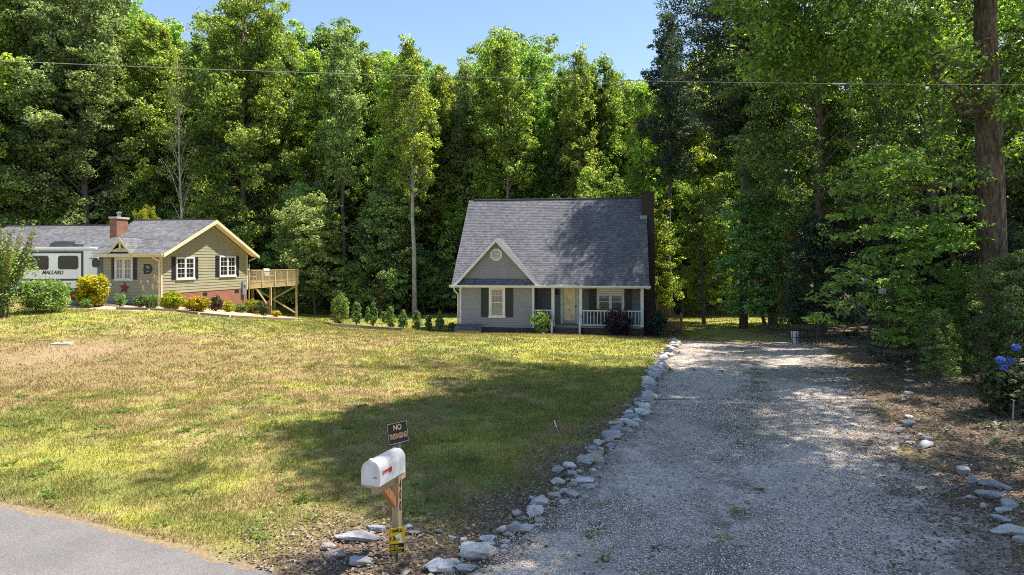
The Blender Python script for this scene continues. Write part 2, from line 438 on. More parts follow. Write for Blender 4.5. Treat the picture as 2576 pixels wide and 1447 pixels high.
M['porch_floor'] = plain('grey porch floor', (0.3, 0.29, 0.27), 0.7, 0.3, 0.15, 2.0)
M['deck'] = wood('pale treated deck lumber', (0.4, 0.3, 0.15), (0.56, 0.44, 0.25))
M['deck_x'] = wood('pale treated deck boards', (0.4, 0.3, 0.15), (0.56, 0.44, 0.25), along='Y')
M['stair'] = wood('stained stair lumber', (0.32, 0.13, 0.05), (0.5, 0.23, 0.09))
M['stair_old'] = wood('weathered stair lumber', (0.1, 0.07, 0.05), (0.2, 0.15, 0.11), along='X')
M['post'] = wood('weathered mailbox post', (0.3, 0.2, 0.11), (0.5, 0.37, 0.21))
M['timber'] = wood('grey landscape timber', (0.12, 0.09, 0.07), (0.28, 0.22, 0.17), along='X')
M['rv'] = plain('white trailer skin', (0.88, 0.88, 0.88), 0.35, 0.5, 0.04, 1.0)
M['rv_dark'] = plain('charcoal trailer trim', (0.05, 0.05, 0.055), 0.45, 0.4, 0.1, 2.0)
M['rv_grey'] = plain('grey trailer trim', (0.3, 0.31, 0.34), 0.4, 0.4, 0.1, 2.0)
M['rubber'] = plain('tyre rubber', (0.02, 0.02, 0.02), 0.85, 0.2, 0.2, 9.0)
M['metal'] = plain('dull galvanised metal', (0.3, 0.32, 0.34), 0.5, 0.5, 0.15, 6.0, metallic=0.3)
M['mail'] = plain('white mailbox enamel', (0.66, 0.64, 0.62), 0.4, 0.5, 0.04, 7.0, stain=(0.5, 0.475, 0.45))
M['red'] = plain('red flag paint', (0.5, 0.04, 0.03), 0.45, 0.4, 0.15, 20.0)
M['star'] = plain('rusty red star', (0.26, 0.06, 0.05), 0.7, 0.3, 0.3, 5.0)
M['sign_black'] = plain('black sign sheet', (0.014, 0.014, 0.016), 0.4, 0.4, 0.1, 10.0)
M['sign_orange'] = plain('faded orange lettering', (0.62, 0.4, 0.2), 0.5, 0.3, 0.1, 14.0)
M['sign_yellow'] = plain('yellow sign sheet', (0.72, 0.47, 0.02), 0.4, 0.4, 0.05, 10.0)
M['sign_white'] = plain('pale sign print', (0.66, 0.64, 0.6), 0.5, 0.3, 0.05, 10.0)
M['green_metal'] = plain('green stake', (0.03, 0.09, 0.05), 0.5, 0.4, 0.2, 20.0)
M['bucket'] = plain('white plastic bin', (0.7, 0.7, 0.74), 0.45, 0.4, 0.15, 6.0)
M['planter'] = plain('teal planter', (0.05, 0.14, 0.16), 0.5, 0.4, 0.1, 6.0)
M['concrete'] = plain('pale concrete', (0.5, 0.46, 0.4), 0.85, 0.2, 0.15, 5.0, bump=0.3)
M['wire'] = plain('overhead cable', (0.3, 0.29, 0.26), 0.6, 0.3, 0.1, 3.0)
M['cloth'] = plain('grey cover cloth', (0.55, 0.56, 0.58), 0.8, 0.2, 0.08, 4.0)
M['birdhouse'] = plain('pale birdhouse paint', (0.4, 0.34, 0.32), 0.7, 0.3, 0.1, 12.0)
M['rock'] = rock_mat('white quartz rock', (0.28, 0.24, 0.2), (0.62, 0.585, 0.55), (0.82, 0.79, 0.75))
M['rock_grey'] = rock_mat('blue grey rock', (0.24, 0.24, 0.25), (0.38, 0.39, 0.42), (0.52, 0.53, 0.56))
M['rock_tan'] = rock_mat('tan field rock', (0.24, 0.18, 0.13), (0.45, 0.38, 0.32), (0.62, 0.56, 0.5))
M['asphalt'] = asphalt_mat('worn road asphalt', (0.145, 0.13, 0.125), (0.24, 0.225, 0.215))
M['pad'] = asphalt_mat('dark asphalt pad', (0.07, 0.07, 0.08), (0.12, 0.12, 0.13))
M['bark'] = bark('grey brown bark', (0.07, 0.058, 0.046), (0.24, 0.2, 0.165))
M['bark_pale'] = bark('pale grey bark', (0.26, 0.24, 0.21), (0.5, 0.47, 0.43))
M['bark_oak'] = bark('furrowed oak bark', (0.04, 0.029, 0.021), (0.19, 0.145, 0.105), 0.8)
M['leaf_far'] = leaf_mat('poplar leaves', (0.055, 0.105, 0.028), (0.17, 0.27, 0.062), (0.48, 0.57, 0.19), 0.5, (2.2, 2.0, 0.6), objvar=.2, patchy=.35)
M['leaf_mid'] = leaf_mat('mid green leaves', (0.05, 0.1, 0.035), (0.14, 0.25, 0.066), (0.43, 0.54, 0.2), 0.5, (2.05, 1.95, 0.6), objvar=.2, patchy=.35)
M['leaf_silver'] = leaf_mat('grey green leaves', (0.065, 0.11, 0.045), (0.19, 0.27, 0.1), (0.5, 0.57, 0.27), 0.46, (1.7, 1.65, 0.75), objvar=.2, patchy=.35)
M['leaf_low'] = leaf_mat('understory leaves', (0.08, 0.15, 0.055), (0.2, 0.32, 0.11), (0.46, 0.57, 0.25), 0.5, (1.75, 1.7, 0.7))
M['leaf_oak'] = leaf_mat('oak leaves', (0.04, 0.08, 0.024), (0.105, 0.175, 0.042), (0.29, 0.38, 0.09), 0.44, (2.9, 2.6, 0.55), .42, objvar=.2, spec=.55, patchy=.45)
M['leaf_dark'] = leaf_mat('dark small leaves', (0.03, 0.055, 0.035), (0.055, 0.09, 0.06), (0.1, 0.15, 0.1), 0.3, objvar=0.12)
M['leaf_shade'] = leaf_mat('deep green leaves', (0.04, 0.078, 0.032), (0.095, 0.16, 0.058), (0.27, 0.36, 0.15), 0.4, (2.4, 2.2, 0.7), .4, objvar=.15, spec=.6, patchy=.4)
M['leaf_dog'] = leaf_mat('dogwood leaves', (0.1, 0.22, 0.07), (0.19, 0.34, 0.09), (0.4, 0.53, 0.17), 0.45, (1.9, 1.8, 0.7), objvar=.05, patchy=.15)
M['leaf_yellow'] = leaf_mat('golden leaves', (0.3, 0.28, 0.01), (0.52, 0.45, 0.013), (0.7, 0.62, 0.025), 0.35, (1.3, 1.2, 0.5), objvar=0.08)
M['leaf_lime'] = leaf_mat('lime leaves', (0.16, 0.2, 0.01), (0.32, 0.34, 0.015), (0.5, 0.48, 0.03), 0.35, (1.4, 1.3, 0.5), objvar=0.1)
M['leaf_bush'] = leaf_mat('bush leaves', (0.07, 0.13, 0.035), (0.14, 0.24, 0.07), (0.28, 0.38, 0.13), 0.4, objvar=0.15)
M['leaf_purple'] = leaf_mat('purple leaves', (0.012, 0.007, 0.012), (0.03, 0.016, 0.027), (0.06, 0.035, 0.05), 0.2, (1.4, 0.8, 1.0), objvar=0.05)
M['leaf_rose'] = leaf_mat('rose leaves', (0.03, 0.045, 0.02), (0.055, 0.085, 0.03), (0.12, 0.13, 0.05), 0.3, objvar=0.1)
M['leaf_ivy'] = leaf_mat('ivy leaves', (0.025, 0.045, 0.025), (0.055, 0.09, 0.05), (0.11, 0.15, 0.08), 0.25, objvar=0.05)
M['leaf_pale'] = leaf_mat('thin pale leaves', (0.16, 0.17, 0.06), (0.26, 0.27, 0.1), (0.36, 0.36, 0.16), 0.4, (1.4, 1.3, 0.7))
M['leaf_orange'] = leaf_mat('young bronze leaves', (0.1, 0.16, 0.04), (0.2, 0.26, 0.06), (0.36, 0.25, 0.06), 0.4, (1.4, 1.1, 0.5), objvar=0.05)
M['petal_red'] = leaf_mat('red petals', (0.35, 0.01, 0.03), (0.5, 0.02, 0.05), (0.65, 0.05, 0.1), 0.3, (1.2, 0.6, 0.6), objvar=0.05)
M['petal_blue'] = leaf_mat('blue petals', (0.07, 0.12, 0.42), (0.11, 0.19, 0.58), (0.2, 0.3, 0.7), 0.25, (0.8, 0.9, 1.2), objvar=.05)
M['plume'] = leaf_mat('dry grass plumes', (0.3, 0.24, 0.15), (0.42, 0.34, 0.2), (0.55, 0.45, 0.3), 0.4, (1.2, 1.1, 0.9), objvar=0.05)

# ------------------------------------------------------------------ terrain
CP = np.array([
    (-40, 2, 0.1), (-20, 5, 0), (0, 0, 0), (20, 2, 0), (40, 5, .2), (-12, 8, 0), (-8.3, 11, 0), (-3.2, 8.7, 0), (-1.55, 9.3, 0), (3, 9, 0), (10, 9, 0), (18, 10, .15),
    (-16, 14, .15), (-22, 20, .5), (-8, 15, .2), (0, 16, 0), (6, 16, -.02), (13, 16, 0.05), (22, 16, .4),
    (-18, 26, .75), (-9, 24, .35), (0, 24, .05), (7, 25, -.05), (14, 24, 0.05), (21, 26, .45),
    (-25.2, 34, 1.45), (-24, 38, 1.6), (-19.3, 37.2, 1.42), (-14, 33, .8), (-15.2, 44.5, .45), (-11, 42, .05), (-6, 35, .22), (0, 36, .08), (6, 37, -.12), (10, 36, -.2), (16.5, 36, -.2), (24, 38, .3),
    (-3.3, 42.5, -.4), (2, 42.2, -.42), (8, 41.2, -.48), (12, 46, -.55), (-20.2, 40.5, 1.35), (-19, 49, .35), (-17.9, 57, -.55), (-26, 42, 1.75), (-34, 44, 1.9), (-32, 52, 1.7), (-40, 36, 1.8),
    (-9, 63, -.85), (0, 56, -.7), (19, 66, -.8), (14, 58, -.75), (-3, 75, -.6), (20, 85, .3), (-30, 68, .3), (-60, 60, 1.6), (-30, 95, 1.5), (0, 105, 1.2), (40, 70, 1), (50, 40, 1), (-80, 20, 1.5), (80, 20, .6), (-80, 110, 3), (80, 110, 3), (0, 150, 4), (-8, -20, 0), (60, -20, 0), (-60, -20, 0),
], float)
def _k(r2): return np.sqrt(r2 + 9.0)
_A = _k(((CP[:, None, :2] - CP[None, :, :2]) ** 2).sum(-1)) - 0.0
_W = np.linalg.solve(_A + 0.15 * np.eye(len(CP)), CP[:, 2] - CP[:, 2].mean())
def G(x, y):
    x = np.asarray(x, float); y = np.asarray(y, float); sh = x.shape
    p = np.stack([np.clip(x.ravel(), -95, 95), np.clip(y.ravel(), -30, 150)], 1); out = np.empty(len(p))
    for i in range(0, len(p), 40000):
        q = p[i:i + 40000]
        out[i:i + 40000] = _k(((q[:, None] - CP[None, :, :2]) ** 2).sum(-1)) @ _W + CP[:, 2].mean()
    z = out.reshape(sh)
    return z + (fbm(x * .5, y * .5, 3, 5) - .5) * .07

def ground_at(u, v):
    Y = np.linspace(4, 110, 2600); X = (u - CU) * Y / FPX; Z = EYE - (v - HV) * Y / FPX
    d = Z - G(X, Y); i = int(np.argmax(d < 0))
    if d[i] >= 0: i = len(Y) - 1
    return np.array((X[i], Y[i]))
def on_ground(u, v, dz=0.0):
    x, y = ground_at(u, v); return Vector((x, y, float(G(x, y)) + dz))
def gv(x, y, dz=0.0): return Vector((x, y, float(G(x, y)) + dz))

# edges of the driveway and of the road, surveyed on the ground
DL = np.array([ground_at(*p) for p in ((1702, 864), (1690, 878), (1672, 905), (1650, 940), (1628, 985), (1605, 1030), (1560, 1085), (1500, 1155), (1440, 1215), (1380, 1265), (1310, 1335), (1240, 1395), (1150, 1446))])[::-1]
DR = np.array([ground_at(*p) for p in ((2080, 864), (2140, 885), (2185, 925), (2225, 985), (2265, 1070), (2330, 1150), (2420, 1240), (2520, 1350), (2600, 1446))])[::-1]
def edge_x(P, y): return np.interp(y, P[:, 1], P[:, 0])
dl0 = DL[0] + (DL[0] - DL[2]) * 2.2; DL = np.vstack([[dl0], DL])
dr0 = DR[0] + (DR[0] - DR[1]) * 1.5; DR = np.vstack([[dr0], DR])
RE = np.array([ground_at(*p) for p in ((0, 1280), (60, 1290), (130, 1308), (300, 1350), (450, 1390), (560, 1420), (660, 1447))])
RE = np.vstack([RE[0] + (RE[0] - RE[3]) * 8, RE, RE[-1] + (RE[-1] - RE[3]) * 9])

def road_dist(x, y):
    """signed distance beyond the road's far edge"""
    return (y - np.interp(x, RE[:, 0], RE[:, 1])) * 0.9

def patch(x, y, px, py, r): return np.exp(-(((x - px) ** 2 + (y - py) ** 2) / (r * r)))
def _g(u, v): return ground_at(u, v)
DRY = [(*_g(u, v), r, a) for u, v, r, a in (
    (150, 890, 4.5, .9), (60, 920, 4, .8), (420, 900, 5, .7), (760, 880, 6, .85), (960, 860, 5, .7), (300, 960, 4, .5), (600, 980, 4, .35), (1050, 930, 4, .35), (520, 850, 5, .5), (860, 1000, 3, .3), (250, 880, 4, .6))]
LUSH = [(*_g(u, v), r, a) for u, v, r, a in (
    (1350, 865, 4.5, 1.0), (1520, 880, 3.5, 1.0), (1280, 900, 4, .75), (1480, 920, 3, .8), (1400, 1000, 3, .6), (1250, 1080, 2.2, .6), (60, 1070, 1.6, .6), (150, 1140, 1.8, .5), (800, 1040, 2, .3), (120, 800, 4, .4), (400, 800, 4, .6), (650, 815, 4, .6), (900, 820, 5, .8), (300, 1180, 2, .4), (1100, 1150, 1.6, .35), (640, 1250, 2, .4))]
def dryness(x, y):
    d = 0.42 + 0.6 * (fbm(x * .28, y * .28, 4, 1) - .5) + 1.3 * (fbm(x * 1.3, y * 1.3, 4, 2) - .5)
    for px, py, r, a in DRY: d = d + a * .17 * patch(x, y, px, py, r)
    for px, py, r, a in LUSH: d = d - a * .5 * patch(x, y, px, py, r)
    d = d + .5 * patch(x, y, *_g(170, 890), 2.2) + .35 * patch(x, y, *_g(60, 940), 2.5)
    d = d - 0.7 * sstep(42, 47, y) * (1 - sstep(66, 72, y))
    return np.clip(d, 0, 1)
def litter(x, y):
    """how much of the ground is dead leaves: along the drive, round the mailbox and under the trees"""
    xl = edge_x(DL, y); xr = edge_x(DR, y)
    n = fbm(x * .9, y * .9, 4, 4)
    w = np.interp(y, [7, 10, 14, 18, 24, 36], [2.2, 2.6, 1.7, .9, .55, .4])
    left = sstep(w, 0, (xl - x) + (n - .5) * 1.8) * (x < xl + .6)
    right = sstep(-1.7, .0, (x - xr) + (n - .5) * 2.2)
    bed = patch(x, y, -1.9, 9.2, 1.5) * 1.4
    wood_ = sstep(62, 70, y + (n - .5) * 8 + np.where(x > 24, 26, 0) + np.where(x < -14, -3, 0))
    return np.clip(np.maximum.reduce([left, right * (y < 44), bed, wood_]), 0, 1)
BED = np.array([_g(u, v) for u, v in ((160, 772), (230, 778), (290, 780), (340, 783), (400, 783), (470, 788), (540, 797), (620, 800), (700, 803))])
def in_bed(x, y):
    yb = np.interp(x, BED[:, 0], BED[:, 1]); return sstep(-.15, .15, y - yb) * (x > BED[0, 0] - 1) * (x < BED[-1, 0] + .2) * (y < 47)
H0 = np.array((-3.27, 42.8)); EV = np.array((0.98823, -0.15298)); DV = np.array((0.15298, 0.98823)); RZ = -math.atan2(0.15298, 0.98823)
def house_front(x, y):
    q = np.stack([np.asarray(x) - H0[0], np.asarray(y) - H0[1]], -1); return q @ EV, q @ DV
BROWN = np.array((0.255, 0.18, 0.08)); STRAW = np.array((0.37, 0.29, 0.11)); GREEN = np.array((0.225, 0.23, 0.055)); LIME = np.array((0.34, 0.33, 0.065)); LITT = np.array((0.2, 0.145, 0.105)); SOIL = np.array((0.12, 0.075, 0.05)); MULCH = np.array((0.5, 0.36, 0.24))
def mixc(a, b, t): return a * (1 - t[..., None]) + b * t[..., None]
def turf_colour(x, y):
    d = dryness(x, y)
    c = mixc(np.broadcast_to(LIME, x.shape + (3,)), np.broadcast_to(GREEN, x.shape + (3,)), sstep(.0, .3, fbm(x * .7, y * .7, 3, 8) - .3))
    c = mixc(c, np.broadcast_to(STRAW, c.shape), sstep(.2, .6, d) * .85)
    return mixc(c, np.broadcast_to(BROWN, c.shape), sstep(.45, 1.0, d) * .9)
def ground_colour(x, y):
    c = turf_colour(x, y)
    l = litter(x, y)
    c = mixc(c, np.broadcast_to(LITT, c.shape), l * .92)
    c = mixc(c, np.broadcast_to(np.array((.055, .055, .03)), c.shape), l * sstep(58, 66, y))  # forest floor colour darkened to stand in for the trees' shade
    rd = road_dist(x, y) + (fbm(x * 1.5, y * 1.5, 3, 6) - .5) * .5
    c = mixc(c, np.broadcast_to(np.array((.27, .2, .125)), c.shape), sstep(.55, .1, rd) * (x < 1))
    c = mixc(c, np.broadcast_to(MULCH, c.shape), in_bed(x, y))
    bare = np.maximum(patch(x, y, *_g(190, 884), 1.7), .9 * patch(x, y, *_g(90, 905), 1.5)) * sstep(.3, .5, fbm(x * 1.6, y * 1.6, 3, 71))
    c = mixc(c, np.broadcast_to(np.array((.33, .235, .135)), c.shape), np.clip(bare * 1.2, 0, .8))
    hx_, hy_ = house_front(x, y)
    bedh = sstep(-1.5, -1.2, hy_ + (fbm(x, y, 2, 7) - .5) * .4) * (hx_ > 4.2) * (hx_ < 14) * (hy_ < 3)
    c = mixc(c, np.broadcast_to(np.array((.055, .04, .035)), c.shape), bedh)
    return c

def warp(lo, hi, mid0, mid1, fine, coarse):
    a = list(np.arange(mid0, mid1, fine)); s = fine; x = mid1
    while x < hi: a.append(x); s = min(s * 1.09, coarse); x += s
    a.append(hi); s = fine; x = mid0; b = []
    while x > lo: s = min(s * 1.09, coarse); x -= s; b.append(x)
    return np.array(sorted(b) + a)
gx = warp(-160, 160, -14, 16, .16, 6); gy = warp(-40, 260, 7, 24, .12, 6)
gy = np.unique(np.concatenate([gy, np.arange(24, 50, .22)]))
XX, YY = np.meshgrid(gx, gy)
ZZ = G(XX, YY)
nx, ny = len(gx), len(gy)
idx = np.arange(nx * ny).reshape(ny, nx)
F = np.stack([idx[:-1, :-1], idx[:-1, 1:], idx[1:, 1:], idx[1:, :-1]], -1).reshape(-1, 4)
M['ground'] = attr_mat('turf and soil', 0.95, 14.0, .45, .05)
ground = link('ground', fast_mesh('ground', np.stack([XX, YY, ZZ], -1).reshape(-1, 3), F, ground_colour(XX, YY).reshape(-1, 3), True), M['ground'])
ground['kind'] = 'structure'

def sheet(name, pts_rows, mat, dz, colour=None):
    P = np.array(pts_rows); h, w, _ = P.shape
    V = np.concatenate([P, (G(P[..., 0], P[..., 1]) + dz)[..., None]], -1)
    i = np.arange(h * w).reshape(h, w)
    f = np.stack([i[:-1, :-1], i[:-1, 1:], i[1:, 1:], i[1:, :-1]], -1).reshape(-1, 4)
    o = link(name, fast_mesh(name, V.reshape(-1, 3), f, colour(P[..., 0], P[..., 1]).reshape(-1, 3) if colour else None, True), mat)
    o['kind'] = 'structure'
    return o

# road: a band along its surveyed far edge
t = np.linspace(0, 1, 420); s = np.concatenate([[0], np.cumsum(np.linalg.norm(np.diff(RE, axis=0), axis=1))]); s /= s[-1]
ex = np.interp(t, s, RE[:, 0]); ey = np.interp(t, s, RE[:, 1])
jit = (fbm(ex * 2.5, ey * 2.5, 3, 3) - .5) * .22
side = np.array((-0.42, -0.9))
rows = [np.stack([ex + side[0] * (w + jit * (w < .1)), ey + side[1] * (w + jit * (w < .1))], -1) for w in np.linspace(0, 6.2, 26)]
sheet('road', rows, M['asphalt'], .022)

# gravel driveway
ys = np.concatenate([np.arange(6.2, 20, .12), np.arange(20, 36.4, .2)])
xl = edge_x(DL, ys) + .1 + (fbm(ys * 1.2, ys * 0, 4, 11) - .5) * .7
xr = edge_x(DR, ys) - np.interp(ys, [8, 14, 24], [-.1, .2, .7]) + (fbm(ys * .9, ys * 0 + 5, 4, 12) - .5) * 1.7
rows = [np.stack([xl + (xr - xl) * k, ys + 0 * k], -1) for k in np.linspace(0, 1, 90)]
def gravel_colour(x, y):
    xa = edge_x(DL, y); xb = edge_x(DR, y); k = np.clip((x - xa) / (xb - xa), 0, 1)
    n = fbm(x * .45, y * .3, 4, 21); n2 = fbm(x * 2, y * 2, 3, 22)
    g = np.broadcast_to(np.array((.68, .575, .485)), x.shape + (3,))
    dirt = np.clip(sstep(.48, .7, n) * .55 + sstep(.72, 1.0, k + (n2 - .5) * .45) * .85 + sstep(.13, .0, k + (n2 - .5) * .2) * .7 + .9 * np.exp(-((k - .45) / .09) ** 2) * sstep(.38, .6, n2), 0, 1)
    g = mixc(g, np.broadcast_to(np.array((.19, .15, .12)), g.shape), dirt * .85)
    return mixc(g, np.broadcast_to(np.array((.12, .14, .05)), g.shape), sstep(.62, .75, fbm(x * .8, y * .5, 4, 23)) * .3)
def gravel_mat():
    m, nt, p = mat_new('crushed stone'); L = nt.links.new
    a = N(nt, 'ShaderNodeAttribute'); a.attribute_name = 'Col'
    tc = N(nt, 'ShaderNodeTexCoord')
    vo = N(nt, 'ShaderNodeTexVoronoi', Scale=44.0); L(tc.outputs['Object'], vo.inputs['Vector'])
    sp = N(nt, 'ShaderNodeSeparateColor'); L(vo.outputs['Color'], sp.inputs[0])
    mr = N(nt, 'ShaderNodeMapRange'); mr.inputs[3].default_value = .55; mr.inputs[4].default_value = 1.4; L(sp.outputs[0], mr.inputs[0])
    no = N(nt, 'ShaderNodeTexNoise', Scale=3.0, Detail=8.0, Roughness=.75); L(tc.outputs['Object'], no.inputs['Vector'])
    m2 = N(nt, 'ShaderNodeMapRange'); m2.inputs[1].default_value = .3; m2.inputs[2].default_value = .7; m2.inputs[3].default_value = .7; m2.inputs[4].default_value = 1.25; L(no.outputs['Fac'], m2.inputs[0])
    mu = N(nt, 'ShaderNodeMath', operation='MULTIPLY'); L(mr.outputs[0], mu.inputs[0]); L(m2.outputs[0], mu.inputs[1])
    hs = N(nt, 'ShaderNodeHueSaturation'); L(a.outputs['Color'], hs.inputs['Color']); L(mu.outputs[0], hs.inputs['Value']); L(hs.outputs[0], p.inputs['Base Color'])
    b = N(nt, 'ShaderNodeBump', Strength=1.0, Distance=.03); b.invert = True
    L(vo.outputs['Distance'], b.inputs['Height']); L(b.outputs['Normal'], p.inputs['Normal']); p.inputs['Roughness'].default_value = .9
    return m
M['gravel'] = gravel_mat()
sheet('driveway', rows, M['gravel'], .018, gravel_colour)

# dark pad beside the olive house, pale walk in front of the cottage
e = [_g(u, v) for u, v in ((200, 772), (250, 770), (310, 769), (385, 768))]
far = [p + np.array((.6, 3.0)) for p in e]
rows = [[np.array(a) * (1 - k) + np.array(b) * k for a, b in zip(np.repeat(e, 4, 0), np.repeat(far, 4, 0))] for k in np.linspace(0, 1, 8)]
ea = np.array(e); fa = np.array(far); tt = np.linspace(0, 3, 25)
rows = [np.stack([np.interp(tt, range(4), (ea * (1 - k) + fa * k)[:, 0]), np.interp(tt, range(4), (ea * (1 - k) + fa * k)[:, 1])], -1) for k in np.linspace(0, 1, 10)]
sheet('parking_pad', rows, M['pad'], .03)

# ------------------------------------------------------------------ loose cover: grass, dead leaves, stones
def scatter_pts(n, x0, x1, y0, y1, dens, rg):
    x = rg.uniform(x0, x1, n); y = rg.uniform(y0, y1, n)
    k = rg.random(n) < dens(x, y)
    return x[k], y[k]
def not_built(x, y):
    hx_, hy_ = house_front(x, y)
    a = (hx_ > -.2) & (hx_ < 12.3) & (hy_ > -.6) & (hy_ < 9.6)
    q = np.stack([x + 20.57, y - 40], -1); lx = q @ EV; ly = q @ DV
    return ~a & ~((lx < .1) & (ly > -.1))
def blades(name, x, y, h, w, col, rg, mat):
    n = len(x); z = G(x, y) + .002
    a = rg.uniform(0, 6.283, n); lean = rg.uniform(.1, .9, n) * h; b = rg.uniform(0, 6.283, n)
    dx = np.cos(a) * w; dy = np.sin(a) * w
    V = np.empty((n, 3, 3))
    V[:, 0] = np.stack([x - dx, y - dy, z], -1); V[:, 1] = np.stack([x + dx, y + dy, z], -1)
    V[:, 2] = np.stack([x + np.cos(b) * lean, y + np.sin(b) * lean, z + h], -1)
    C = np.repeat(col[:, None, :], 3, 1)
    return link(name, fast_mesh(name, V.reshape(-1, 3), np.arange(n * 3).reshape(n, 3), C.reshape(-1, 3)), mat)
M['blade'] = attr_mat('grass blades', .6, 0, 0, trans=.4, island=.35)
rg = np.random.default_rng(3)
def dens_turf(x, y):
    k = 1 - litter(x, y); k = k * (road_dist(x, y) > .15) * ((x < edge_x(DL, y) - .1) | (y > 37)) * (1 - in_bed(x, y)) * not_built(x, y)
    d = dryness(x, y); k = k * (1 - .85 * np.maximum(patch(x, y, *_g(190, 884), 1.7), .9 * patch(x, y, *_g(90, 905), 1.5)))
    return k * (1.0 - .5 * sstep(.55, .95, d)) * (.35 + .65 * sstep(.35, .6, fbm(x * 2.2, y * 2.2, 3, 9)))
X = []; Y = []; Hh = []; Ww = []
for n, x0, x1, y0, y1, h0, h1, w in ((170000, -11, 4, 8.5, 14, .03, .085, .0055), (150000, -16, 5, 14, 20, .03, .09, .008), (130000, -22, 6, 20, 29, .035, .1, .012), (130000, -31, 12, 29, 46, .04, .11, .02), (30000, -20, 24, 46, 68, .05, .13, .03)):
    a, b = scatter_pts(n, x0, x1, y0, y1, dens_turf, rg)
    k = rg.random(len(a)); X.append(a); Y.append(b); Hh.append(h0 + (h1 - h0) * k ** 1.5); Ww.append(np.full(len(a), w))
a, b = scatter_pts(60000, -16, 5, 8.5, 26, lambda x, y: dens_turf(x, y) * sstep(.5, .7, fbm(x * 1.1, y * 1.1, 3, 19)), rg); X.append(a); Y.append(b); Hh.append(rg.uniform(.09, .19, len(a))); Ww.append(np.full(len(a), .008))
x = np.concatenate(X); y = np.concatenate(Y); h = np.concatenate(Hh); w = np.concatenate(Ww)
c = turf_colour(x, y); k = rg.random(len(x))[:, None]
straw = rg.random(len(x)) < (.18 + .5 * dryness(x, y))
c = np.where(straw[:, None], np.array((.4, .31, .14)) * (.6 + .6 * k), c * (.75 + .6 * k))
blades('grass', x, y, h, w, c, rg, M['blade'])['kind'] = 'stuff'
# broad weeds
cx, cy = scatter_pts(1500, -24, 5, 9.5, 34, lambda x, y: dens_turf(x, y) * sstep(.42, .7, fbm(x * .6, y * .6, 3, 15)), rg)
u_, v_ = [], []
extra = np.array([_g(u, v) for u, v in ((60, 1000), (120, 1010), (40, 1030), (170, 1030), (90, 1060), (230, 1000), (30, 1075), (260, 1080), (130, 1085), (460, 1090), (500, 1070), (560, 1060), (520, 1085), (300, 1040), (660, 1000), (860, 960), (640, 900), (290, 905), (110, 850), (1020, 1010), (880, 1080), (1010, 1300), (1120, 1110), (1060, 1220), (450, 1240), (150, 1240), (620, 1100), (1180, 1160), (640, 1340), (780, 1260))])
gx_, gy_ = scatter_pts(700, 0, 14, 8, 36, lambda x, y: (x > edge_x(DL, y) + .3) * (x < edge_x(DR, y) - .4) * (sstep(.6, .72, fbm(x * .9, y * .6, 4, 61)) + .5 * np.exp(-(((x - edge_x(DL, y)) / np.maximum(edge_x(DR, y) - edge_x(DL, y), 1) - .45) / .06) ** 2)) * (road_dist(x, y) > .3), rg)
cx = np.concatenate([cx, gx_]); cy = np.concatenate([cy, gy_])
cx = np.concatenate([cx, np.repeat(extra[:, 0], 3) + rg.normal(0, .12, 90)]); cy = np.concatenate([cy, np.repeat(extra[:, 1], 3) + rg.normal(0, .12, 90)])
def tuft_quads(cx, cy, n_leaf, r, L, wid, zup, rg, zoff=0.01):
    n = len(cx); a = rg.uniform(0, 6.283, (n, n_leaf)); rr = rg.uniform(0, r, (n, n_leaf)); el = rg.uniform(.1, 1.1, (n, n_leaf)); ll = rg.uniform(.6, 1.2, (n, n_leaf)) * L
    bx = cx[:, None] + np.cos(a) * rr; by = cy[:, None] + np.sin(a) * rr; bz = (G(cx, cy))[:, None] + zoff + 0 * a
    dx = np.cos(a) * np.cos(el); dy = np.sin(a) * np.cos(el); dz = np.sin(el) * zup
    sx = -np.sin(a) * wid * .5; sy = np.cos(a) * wid * .5
    V = np.empty((n, n_leaf, 4, 3))
    V[..., 0, :] = np.stack([bx, by, bz], -1)
    V[..., 1, :] = np.stack([bx + dx * ll * .5 + sx, by + dy * ll * .5 + sy, bz + dz * ll * .55], -1)
    V[..., 2, :] = np.stack([bx + dx * ll, by + dy * ll, bz + dz * ll * .85], -1)
    V[..., 3, :] = np.stack([bx + dx * ll * .5 - sx, by + dy * ll * .5 - sy, bz + dz * ll * .55], -1)
    return V.reshape(-1, 3)
V = tuft_quads(cx, cy, 12, .1, .11, .055, .8, rg)
wc = np.repeat(np.array((.15, .24, .04)) * rg.uniform(.7, 1.4, (len(cx), 1)) * np.array((1, 1, 1)), 48, 0)
link('weeds', fast_mesh('weeds', V, np.arange(len(V)).reshape(-1, 4), wc), M['blade'])['kind'] = 'stuff'

